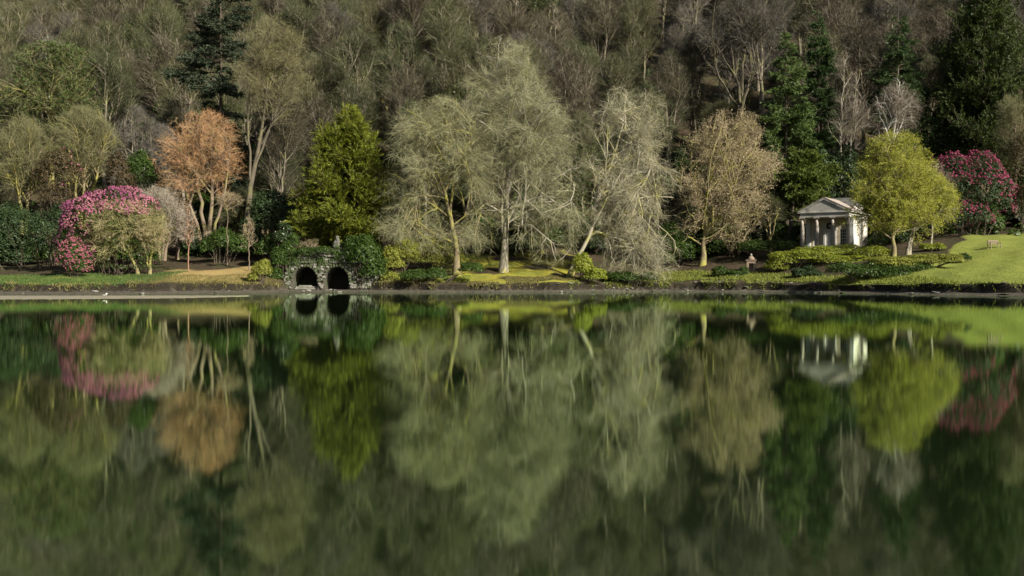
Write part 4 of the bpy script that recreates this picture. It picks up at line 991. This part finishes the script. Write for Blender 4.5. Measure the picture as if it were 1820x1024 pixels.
# ------------------------------------------------------------------ boathouse
M['stone'] = surf_mat('rubble_stone', (0.075, 0.075, 0.062), (0.18, 0.175, 0.15), 2.5, (0.06, 0.085, 0.03), 0.9, (0.45, 0.6), 0.9, 0.6, 9, 0.04)
M['stone_pale'] = surf_mat('pale_limestone', (0.2, 0.195, 0.17), (0.34, 0.325, 0.29), 2.0, (0.13, 0.15, 0.09), 0.8, (0.55, 0.68), 0.9, 0.5, 9, 0.04)
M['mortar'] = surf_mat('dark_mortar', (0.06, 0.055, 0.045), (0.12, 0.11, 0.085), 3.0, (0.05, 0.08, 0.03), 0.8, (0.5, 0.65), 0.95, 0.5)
def boathouse():
    rng = np.random.default_rng(90)
    Y = 121.0; k = Y / FPX; x0 = wx(580, Y); z0 = wz(515, Y)
    root = thing('boathouse', 'rustic stone boathouse with two dark arches at the waterline', 'boathouse', (x0, Y, z0))
    lx = lambda px: (px - 580) * k
    lz = lambda py: (515 - py) * k
    topx = [505, 515, 528, 540, 560, 575, 590, 600, 612, 625, 640, 655, 668]
    topy = [486, 468, 452, 444, 440, 444, 442, 440, 444, 452, 462, 476, 492]
    arches = [(542.5, 22.0), (598.5, 21.5)]; spring, rise = 500.0, 25.5
    def top(px): return lz(np.interp(px, topx, topy))
    def bottom(px):
        for c, r in arches:
            if abs(px - c) < r - 1e-6: return lz(spring) + lz(515 - rise) * math.sqrt(max(0, 1 - ((px - c) / r) ** 2))
        return -0.4
    cols = []
    for px in np.linspace(505, 668, 55):
        if not any(abs(px - c) < r for c, r in arches): cols.append((px, -0.4, top(px)))
    for c, r in arches:
        cols.append((c - r, -0.4, top(c - r))); cols.append((c + r, -0.4, top(c + r)))
        for a in np.linspace(0, pi, 19):
            px = c - r * cos(a); cols.append((px + (1e-4 if a < 0.01 else -1e-4 if a > 3.14 else 0), lz(spring) + rise * k * sin(a), top(px)))
    cols.sort(key=lambda c: c[0])
    Dp = 5.5; b = Buf(); n = len(cols)
    V = []
    for px, lo, hi in cols: V += [(lx(px), 0, lo), (lx(px), 0, hi), (lx(px), Dp, lo), (lx(px), Dp, hi)]
    F = []
    def quad(a, b_, c, d): F.extend([(a, b_, c), (a, c, d)])
    for i in range(n - 1):
        p, q = 4 * i, 4 * (i + 1)
        quad(p, q, q + 1, p + 1); quad(p + 2, p + 3, q + 3, q + 2); quad(p + 1, q + 1, q + 3, p + 3); quad(p, p + 2, q + 2, q)
    quad(0, 1, 3, 2); e = 4 * (n - 1); quad(e, e + 2, e + 3, e + 1)
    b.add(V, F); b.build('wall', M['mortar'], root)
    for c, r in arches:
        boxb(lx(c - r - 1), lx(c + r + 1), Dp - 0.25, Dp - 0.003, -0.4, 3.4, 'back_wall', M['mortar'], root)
    # stones: shared irregular blocks, each its own object
    shapes = []
    for i in range(10):
        V, F = box(-0.5, 0.5, -0.5, 0.5, -0.5, 0.5)
        V = V * rng.uniform(0.8, 1.0, V.shape) + rng.normal(size=V.shape) * 0.05
        c_ = V[[0, 1, 4, 5]].mean(0) + np.array([0, -0.12, 0])
        V = np.vstack([V, c_]); Fr = [f for f in F.tolist() if not (set(f) <= {0, 1, 4, 5})] + [(0, 1, 8), (1, 5, 8), (5, 4, 8), (4, 0, 8)]
        for m_ in ('stone', 'stone_pale'):
            s = Buf(); s.add(V, Fr); shapes.append(s.mesh('stone', M[m_]))
    cnt = 0
    def stone(px, py, w_, h_, rot=0.0, pale=False, proud=0.0):
        nonlocal cnt
        o = link('stone', shapes[2 * rng.integers(0, 10) + (1 if pale else 0)], root, (lx(px), -0.02 - proud + rng.normal() * 0.02, lz(py)))
        o.scale = (w_, 0.36, h_); o.rotation_euler = (rng.normal() * 0.06, rot + rng.normal() * 0.04, rng.normal() * 0.06); cnt += 1
    for c, r in arches:                                     # voussoirs
        for a in np.linspace(0.06, pi - 0.06, 15):
            stone(c - (r + 2.6) * cos(a), spring - (rise + 2.6) * sin(a), rng.uniform(0.22, 0.44), rng.uniform(0.2, 0.3), rot=-(pi / 2 - a) * -1 + pi / 2, pale=rng.random() < 0.12, proud=rng.uniform(0, 0.08))
    py = 513.0
    while py > 436 and cnt < 292:
        h = rng.uniform(3.0, 4.6); px = 505 + rng.uniform(0, 4)
        while px < 668 and cnt < 292:
            w_ = rng.uniform(3.6, 8.5); c_ = px + w_ / 2
            ok = np.interp(c_, topx, topy) < py - h * 0.4
            for ca, ra in arches:
                yy = spring - (rise + 5.2) * math.sqrt(max(0, 1 - ((c_ - ca) / (ra + 5.2)) ** 2)) if abs(c_ - ca) < ra + 5.2 else 999
                if abs(c_ - ca) < ra + w_ / 2 and py > spring: ok = False
                if yy < 999 and py - h / 2 > yy and py <= spring + 5: ok = False
            if (632 < c_ < 668 and py < 486) or (py < 462 and rng.random() < 0.3): ok = False     # under the ivy
            if ok: stone(c_, py - h / 2, w_ * k * 0.97, h * k * 0.95, pale=(rng.random() < 0.6 if py > 485 else rng.random() < 0.25), proud=rng.uniform(0, 0.05))
            px += w_
        py -= h
    # crown of the wall: finial of piled rock
    f = Buf(); V, F = lathe([(0.62, 0), (0.66, 0.25), (0.5, 0.5), (0.48, 0.75), (0.3, 0.95), (0.26, 1.15), (0.12, 1.3), (0.16, 1.42), (0.05, 1.55)], 9)
    V = V + rng.normal(size=V.shape) * 0.05; f.add(V, F); f.build('finial', M['stone'], root, (lx(598), 0.6, top(598) - 0.1))
    for i, (pa, pb, zz) in enumerate([(523, 563, 513.2), (525, 545, 510.6), (546, 562, 510.4), (530, 553, 508.2)]):  # slabs closing the left arch
        V, F = box(lx(pa), lx(pb), 0.3 + i * 0.03, 0.75, lz(zz) - 0.07, lz(zz) + 0.07); s = Buf(); s.add(V + rng.normal(size=V.shape) * 0.012, F); s.build('slab', M['stone_pale'], root)
    # sides and mass of earth behind are hidden by the ivy
    return root
boathouse()
bare_tree('dead_bush', 'tangle of pale dead twigs on top of the boathouse wall', 552, 446, [(424, 545, 562), (430, 534, 570), (438, 530, 575), (444, 538, 570)],
          trunks=[[(552, 447, 1.5), (545, 436, 1), (538, 430, 0.3)], [(556, 447, 1.5), (560, 436, 1), (566, 430, 0.3)]], bark='bark_brown', twig='twig_straw', n=(16, 40, 110, 300), tl=(0.7, 0.4), seed=91, Y=122.5, cat='shrub', flr=1.0)
bush('ivy_mound', 'ivy trailing over the wall above the two arches', 'ivy', 575, 480, [(572, 447, 26, 9, -0.1), (545, 450, 22, 11), (600, 458, 12, 18, -0.1), (571, 466, 9, 14, -0.2), (525, 466, 13, 20), (625, 456, 12, 16, -0.1), (512, 494, 9, 14)], 'leaf_ivy', 7500, (0.16, 0.1), None, 92, Y=121.2, stems=False)

# ------------------------------------------------------------------ temple
M['ashlar'] = surf_mat('weathered_ashlar', (0.46, 0.45, 0.4), (0.62, 0.6, 0.54), 1.2, (0.24, 0.24, 0.19), 0.9, (0.52, 0.7), 0.85, 0.25, 14, 0.01)
M['column_stone'] = surf_mat('column_stone', (0.36, 0.32, 0.27), (0.54, 0.49, 0.42), 1.0, (0.17, 0.15, 0.12), 0.7, (0.5, 0.64), 0.85, 0.2, 14, 0.01)
M['limewash'] = surf_mat('limewashed_wall', (0.58, 0.55, 0.46), (0.68, 0.65, 0.56), 0.8, (0.36, 0.34, 0.27), 0.5, (0.55, 0.7), 0.9, 0.15, 10, 0.01)
M['ochre'] = surf_mat('ochre_plaster', (0.58, 0.5, 0.36), (0.66, 0.58, 0.44), 0.8, None, rough=0.9, bump=0.1)
M['white_paint'] = surf_mat('white_paint', (0.6, 0.62, 0.6), (0.7, 0.72, 0.7), 1.0, None, rough=0.5, bump=0.05)
M['glass'] = surf_mat('dark_glass', (0.015, 0.017, 0.016), (0.03, 0.033, 0.03), 0.5, None, rough=0.08, bump=0, spec=0.6)
M['roof_tile'] = surf_mat('roof_stone_tile', (0.3, 0.26, 0.23), (0.42, 0.36, 0.32), 1.5, (0.22, 0.2, 0.17), 0.9, (0.55, 0.7), 0.85, 0.5, 5, 0.03)
M['slate'] = surf_mat('slate', (0.10, 0.10, 0.10), (0.17, 0.165, 0.16), 1.5, (0.08, 0.09, 0.06), 0.9, (0.55, 0.7), 0.7, 0.4, 5, 0.03)
M['wreath'] = surf_mat('dark_bronze', (0.02, 0.025, 0.018), (0.05, 0.05, 0.035), 4.0, None, rough=0.6)
def temple():
    Yc = 136.5; px_c = 1466
    TH = radians(-34)
    root = thing('temple', 'small pale classical temple with four columns and a pediment above the hedges', 'temple', (wx(px_c, Yc), Yc, wz(446, Yc)), TH)
    HC = 4.5; W2 = 3.08; PD = 2.2; DEP = 9.0
    boxb(-W2 - 0.45, W2 + 0.45, -0.45, DEP + 0.1, -2.2, -0.003, 'foundation', M['ashlar'], root)
    boxb(-W2 - 0.75, W2 + 0.75, -0.85, -0.453, -2.2, -0.2, 'step', M['ashlar'], root)
    for cx_ in (-W2 + 0.05, -1.06, 1.06, W2 - 0.05):
        c = Buf(); z = np.linspace(0.22, HC - 0.34, 9); t = (z - z[0]) / (z[-1] - z[0]); r = 0.275 - 0.05 * t ** 1.6
        c.add(*lathe(list(zip(r, z)), 20), 0, True); co = c.build('column', M['column_stone'], root, (cx_, 0, 0))
        d = Buf(); d.add(*lathe([(0.36, 0.003), (0.38, 0.06), (0.36, 0.12), (0.31, 0.16), (0.29, 0.217)], 20), 0, True); d.build('base', M['column_stone'], co)
        d = Buf(); d.add(*lathe([(0.235, HC - 0.337), (0.25, HC - 0.3), (0.24, HC - 0.26), (0.34, HC - 0.16)], 20), 0, True); d.add(*box(-0.37, 0.37, -0.37, 0.37, HC - 0.155, HC - 0.003)); d.build('capital', M['column_stone'], co)
    # entablature: architrave, frieze, cornice
    z = HC
    e = Buf(); e.add(*box(-W2 - 0.22, W2 + 0.22, -0.3, PD - 0.003, z, z + 0.3)); e.build('architrave', M['ashlar'], root)
    e = Buf(); e.add(*box(-W2 - 0.18, W2 + 0.18, -0.26, DEP - 0.1, z + 0.303, z + 0.58)); e.build('frieze', M['ashlar'], root)
    e = Buf(); e.add(*box(-W2 - 0.5, W2 + 0.5, -0.42, DEP + 0.3, z + 0.583, z + 0.68)); e.add(*box(-W2 - 0.36, W2 + 0.36, -0.36, DEP + 0.16, z + 0.683, z + 0.76)); e.build('cornice', M['ashlar'], root)
    # pediment
    zb = z + 0.763; hw = W2 + 0.5; ph = 1.8
    def prism(x_list, z_list, y0, y1):
        n = len(x_list); V = [(x, y0, q) for x, q in zip(x_list, z_list)] + [(x, y1, q) for x, q in zip(x_list, z_list)]
        F = [(0, i, i + 1) for i in range(1, n - 1)] + [(n, n + i + 1, n + i) for i in range(1, n - 1)]
        for i in range(n):
            j = (i + 1) % n; F += [(i, i + n, j + n), (i, j + n, j)]
        return V, F
    e = Buf(); e.add(*prism([-hw + 0.45, hw - 0.45, 0], [zb, zb, zb + ph - 0.3], -0.3, 0.2)); e.build('tympanum', M['ashlar'], root)
    for s in (-1, 1):
        e = Buf()
        e.add(*prism([s * hw, s * (hw - 0.5), 0, 0], [zb, zb, zb + ph - 0.24, zb + ph], -0.4, 0.0)); e.build('raking_cornice', M['ashlar'], root)
        e = Buf(); y0, y1 = -0.42, DEP * 0.62
        e.add(*prism([s * (hw + 0.08), 0, 0, s * (hw + 0.08)], [zb + 0.003, zb + ph + 0.003, zb + ph + 0.09, zb + 0.09], y0, y1)); r_ = e.build('roof', M['roof_tile'], root)
        for i in range(7):                                            # tile courses
            t = (i + 0.5) / 7; xx = s * hw * t; zz = zb + ph * (1 - t) + 0.1
            cb = Buf(); dx = hw / 14
            cb.add(*prism([xx - s * dx, xx + s * dx, xx + s * dx], [zz + ph / 14, zz - ph / 14, zz - ph / 14 + 0.035], y0 + 0.02, y1 - 0.02)); cb.build('tile_course', M['roof_tile'], r_)
    # attic roof over the cella: hipped slate, higher than the portico roof
    xa, ya, yb = 2.7, DEP * 0.50, DEP + 0.2
    e = Buf()
    V = [(-xa, ya, zb + 1.0), (xa, ya, zb + 1.0), (xa, yb, zb + 1.0), (-xa, yb, zb + 1.0), (-1.5, ya + 1.2, zb + 2.15), (1.5, ya + 1.2, zb + 2.15), (1.5, yb - 1.2, zb + 2.15), (-1.5, yb - 1.2, zb + 2.15)]
    e.add(V, [(0, 1, 5), (0, 5, 4), (1, 2, 6), (1, 6, 5), (2, 3, 7), (2, 7, 6), (3, 0, 4), (3, 4, 7), (4, 5, 6), (4, 6, 7)]); e.build('hipped_roof', M['slate'], root)
    boxb(-xa + 0.15, xa - 0.15, ya + 0.1, yb - 0.1, zb + 0.003, zb + 0.997, 'attic', M['ashlar'], root)
    # side and back walls, with antae and pilasters
    boxb(W2 - 0.35, W2, PD + 0.35, DEP - 0.3, 0, HC + 0.3, 'side_wall', M['limewash'], root)
    boxb(-W2, -W2 + 0.35, PD + 0.35, DEP - 0.3, 0, HC + 0.3, 'side_wall', M['limewash'], root)
    boxb(-W2, W2, DEP - 0.297, DEP, 0, HC + 0.3, 'back_wall', M['limewash'], root)
    for s in (-1, 1):
        p = Buf(); xx = s * (W2 - 0.15); p.add(*box(xx - 0.28, xx + 0.28, PD - 0.2, PD + 0.347, 0, HC + 0.297)); p.build('anta', M['white_paint'], root)
        p = Buf(); p.add(*box(s * W2 - 0.03 if s > 0 else -W2 - 0.05, s * W2 + 0.05 if s > 0 else -W2 + 0.03, DEP - 0.5, DEP + 0.03, 0.0, HC + 0.297)); p.build('pilaster', M['ashlar'], root)
        p = Buf(); p.add(*box(s * W2 - 0.03 if s > 0 else -W2 - 0.06, s * W2 + 0.06 if s > 0 else -W2 + 0.03, PD + 0.353, DEP - 0.503, 0.0, 0.35)); p.build('plinth', M['ashlar'], root)
    # inner front wall built round one door and two window openings
    wl = W2 - 0.43; yw0, yw1 = PD, PD + 0.3
    dw, dh = 0.6, 2.7; wc, ww, w0, w1 = 1.78, 0.45, 0.75, 3.0
    fw = Buf()
    for a, b_, z0, z1 in [(-wl, -wc - ww, 0, HC), (-wc + ww, -dw, 0, HC), (dw, wc - ww, 0, HC), (wc + ww, wl, 0, HC), (-dw, dw, dh, HC), (-wc - ww, -wc + ww, 0, w0), (-wc - ww, -wc + ww, w1, HC), (wc - ww, wc + ww, 0, w0), (wc - ww, wc + ww, w1, HC)]:
        fw.add(*box(a, b_, yw0, yw1, z0, z1))
    fw.build('front_wall', M['ochre'], root)
    dr = boxb(-dw + 0.02, dw - 0.02, yw0 + 0.1, yw0 + 0.16, 0.02, dh - 0.02, 'door', M['white_paint'], root)
    for (a, b_) in ((0.2, 1.1), (1.25, 2.5)):
        for s in (-1, 1): boxb(s * 0.28 - 0.2, s * 0.28 + 0.2, yw0 + 0.075, yw0 + 0.097, a, b_, 'door_panel', M['white_paint'], dr)
    boxb(0.42, 0.5, yw0 + 0.03, yw0 + 0.097, 1.12, 1.2, 'handle', M['wreath'], dr)
    ds = Buf()
    for s in (-1, 1): ds.add(*box(s * (dw + 0.12) - 0.12, s * (dw + 0.12) + 0.12, yw0 - 0.1, yw0 - 0.003, 0, dh + 0.1))
    ds.add(*box(-dw - 0.35, dw + 0.35, yw0 - 0.16, yw0 - 0.003, dh + 0.103, dh + 0.25))
    for s in (-1, 1): ds.add(*prism([s * (dw + 0.4), s * (dw + 0.4), s * 0.25, s * 0.25], [dh + 0.253, dh + 0.34, dh + 0.66, dh + 0.56], yw0 - 0.2, yw0 - 0.003))
    ds.build('door_surround', M['white_paint'], root)
    a = np.linspace(0, 2 * pi, 15); P = np.stack([0.3 * np.cos(a), np.full(15, yw0 - 0.12), dh + 0.72 + 0.34 * np.sin(a)], -1)[None]
    wr = Buf(); wr.add(*tubes(P, np.full((1, 15), 0.13), 6), 0, False); wr.build('wreath', M['wreath'], root)
    for s in (-1, 1):
        f = Buf(); c = s * wc
        for q in (c - ww + 0.05, c + ww - 0.05): f.add(*box(q - 0.05, q + 0.05, yw0 + 0.05, yw0 + 0.14, w0, w1))
        for q in (w0 + 0.05, w1 - 0.05): f.add(*box(c - ww + 0.1, c + ww - 0.1, yw0 + 0.053, yw0 + 0.137, q - 0.05, q + 0.05))
        wn_ = f.build('window', M['white_paint'], root)
        g = Buf()
        for q in (c - 0.13, c + 0.13): g.add(*box(q - 0.02, q + 0.02, yw0 + 0.06, yw0 + 0.1, w0 + 0.1, w1 - 0.1))
        for q in np.linspace(w0 + 0.1, w1 - 0.1, 6)[1:-1]: g.add(*box(c - ww + 0.1, c + ww - 0.1, yw0 + 0.055, yw0 + 0.105, q - 0.02, q + 0.02))
        g.build('glazing_bar', M['white_paint'], wn_)
        boxb(c - ww + 0.1, c + ww - 0.1, yw0 + 0.115, yw0 + 0.125, w0 + 0.1, w1 - 0.1, 'pane', M['glass'], wn_)
        boxb(c - ww - 0.1, c + ww + 0.1, yw0 - 0.1, yw0 - 0.003, w0 - 0.12, w0 - 0.003, 'sill', M['white_paint'], wn_)
    boxb(-wl, wl, -0.2, PD - 0.003, HC - 0.1, HC - 0.003, 'portico_ceiling', M['ochre'], root)
temple()

# ------------------------------------------------------------------ stone urn monument on the bank
def urn():
    x, Y, z = place(1335, 482)
    root = thing('stone_urn', 'small brown stone pedestal with a niche and domed urn on the shaded bank', 'monument', (x, Y, z), radians(-12))
    M['brownstone'] = surf_mat('brown_stone', (0.2, 0.15, 0.11), (0.3, 0.23, 0.17), 2.0, (0.12, 0.13, 0.08), 1.0, (0.55, 0.7), 0.9, 0.4)
    b = Buf()
    for a, c, z0, z1 in ((-0.55, -0.28, 0, 1.3), (0.28, 0.55, 0, 1.3), (-0.28, 0.28, 0.98, 1.3), (-0.28, 0.28, 0, 0.2)): b.add(*box(a, c, -0.5, 0.5, -0.3 if z0 == 0 else z0, z1))
    b.add(*box(-0.28, 0.28, 0.1, 0.497, 0.2, 0.98)); b.build('pedestal', M['brownstone'], root)
    boxb(-0.65, 0.65, -0.6, 0.6, 1.303, 1.42, 'cornice', M['brownstone'], root)
    u = Buf(); u.add(*lathe([(0.42, 1.423), (0.44, 1.5), (0.4, 1.62), (0.3, 1.76), (0.16, 1.86), (0.1, 1.92)], 16), 0, True); u.build('dome', M['brownstone'], root)
    u = Buf(); u.add(*lathe([(0.08, 1.9), (0.16, 1.98), (0.14, 2.1), (0.04, 2.2)], 12), 0, True); u.build('finial', M['stone_pale'], root)
urn()

# ------------------------------------------------------------------ bench on the lawn
def bench():
    M['old_wood'] = surf_mat('weathered_wood', (0.2, 0.15, 0.115), (0.3, 0.24, 0.19), 3.0, None, rough=0.8, bump=0.3)
    x, Y, z = place(1768, 441)
    root = thing('garden_bench', 'weathered wooden garden bench on the upper lawn', 'bench', (x, Y, z), radians(18))
    for i in range(4): boxb(-0.8, 0.8, -0.25 + i * 0.13, -0.14 + i * 0.13, 0.42, 0.46, 'slat', M['old_wood'], root)
    br = boxb(-0.8, 0.8, 0.26, 0.3, 0.86, 0.96, 'top_rail', M['old_wood'], root)
    for i in range(9): boxb(-0.76 + i * 0.18, -0.68 + i * 0.18, 0.265, 0.295, 0.5, 0.857, 'back_slat', M['old_wood'], root)
    for s in (-0.77, 0.77):
        boxb(s - 0.04, s + 0.04, -0.27, -0.19, -0.1, 0.62, 'leg', M['old_wood'], root)
        boxb(s - 0.04, s + 0.04, 0.303, 0.37, -0.1, 0.96, 'leg', M['old_wood'], root)
        boxb(s - 0.05, s + 0.05, -0.3, 0.3, 0.623, 0.67, 'armrest', M['old_wood'], root)
bench()

# driftwood at the right edge of the shore and stones along the water line
def small_bits():
    rng = np.random.default_rng(95)
    x = wx(1812, 95.0); Y = float(shore(x)) + 1.2
    root = thing('driftwood', 'pale forked dead branch lying on the mud at the right edge', 'driftwood', (x, Y, gz(x, Y)))
    S = np.zeros((6, 3)); S[:, 0] = np.linspace(-0.4, 0.5, 6); S[:, 2] = 0.05
    D = nrm(np.stack([rng.normal(size=6) * 0.7, rng.normal(size=6) * 0.3, np.abs(rng.normal(size=6)) * 0.7 + 0.3], -1))
    P = grow(S, D, rng.uniform(0.6, 1.4, 6), 5, rng, 0.2, 0.0)
    P = np.concatenate([P, np.stack([np.linspace(-1.2, 1.2, 5), np.zeros(5), np.array([0.02, 0.08, 0.1, 0.08, 0.05])], -1)[None]])
    b = Buf(); b.add(*tubes(P, np.tile(np.linspace(0.05, 0.015, 5), (7, 1)), 5), 0, True); b.build('branch', M['bark_pale'], root)
    shapes = []
    for i in range(6):
        V, F = lathe([(0.25, -0.3), (0.5, -0.15), (0.55, 0.1), (0.3, 0.32)], 7); V = V + rng.normal(size=V.shape) * 0.06
        s = Buf(); s.add(V, F); shapes.append(s.mesh('shore_stone', M['stone_pale' if i % 2 else 'stone']))
    zones = [(500, 680, 14), (980, 1190, 26), (1190, 1560, 46), (1560, 1830, 22), (0, 480, 7)]
    where = {500: 'below the boathouse arches', 980: 'under the leaning silvery tree', 1190: 'at the water edge below the hedges', 1560: 'on the mud below the lawn', 0: 'on the mud of the left bank'}
    for a, c, n in zones:
        for _ in range(n):
            px = rng.uniform(a, c); xx = wx(px, 118.0); yy = float(shore(xx)) + rng.uniform(0.1, 3.0)
            px_ = px
            o = link('shore_stone', shapes[rng.integers(0, 6)], None, (xx, yy, gz(xx, yy) + 0.03))
            s = rng.uniform(0.15, 0.5); o.scale = (s * rng.uniform(1, 2), s, s * 0.6); o.rotation_euler = (0, 0, rng.uniform(0, 6.28))
            o['label'] = 'rounded stone lying ' + where[a]; o['category'] = 'stone'; o['group'] = 'stones along the waterline'
small_bits()

def bird():
    M['plume_dark'] = surf_mat('dark_plumage', (0.03, 0.028, 0.025), (0.06, 0.055, 0.05), 8, None, bump=0)
    M['plume_white'] = surf_mat('white_plumage', (0.6, 0.6, 0.57), (0.7, 0.7, 0.67), 8, None, bump=0)
    Y = CAMZ * FPX / (529.5 - HZ); x = wx(187, Y)
    root = thing('water_bird', 'small dark and white bird standing on the pale sand bar', 'bird', (x, Y, 0.05), radians(15))
    P = np.array([(-0.26, 0.2), (-0.16, 0.22), (-0.04, 0.22), (0.07, 0.24), (0.13, 0.31), (0.15, 0.38), (0.19, 0.41), (0.24, 0.4), (0.3, 0.39)])
    P = np.stack([P[:, 0], 0 * P[:, 0], P[:, 1]], -1)[None]; Rr = np.array([[0.01, 0.07, 0.105, 0.085, 0.05, 0.04, 0.048, 0.02, 0.006]])
    V, F = tubes(P, Rr, 10)
    b = Buf(); c = V[F].mean(1); white = (c[:, 2] < 0.21) | ((c[:, 0] > 0.05) & (c[:, 2] < 0.34))
    b.add(V, F[~white], 0, True); b.v.append(np.zeros((0, 3), np.float32)); b.f.append(F[white].astype(np.int32)); b.m.append(np.full(int(white.sum()), 1, np.int32)); b.sm.append(np.full(int(white.sum()), True))
    b.build('body', [M['plume_dark'], M['plume_white']], root)
    for q in (-0.035, 0.035):
        l = Buf(); l.add(*tubes(np.array([[(0.0, q, 0.14), (0.01, q, 0.07), (0.0, q, -0.01), (0.05, q, -0.005)]]), np.full((1, 4), 0.008), 5)); l.build('leg', M['plume_dark'], root)
bird()
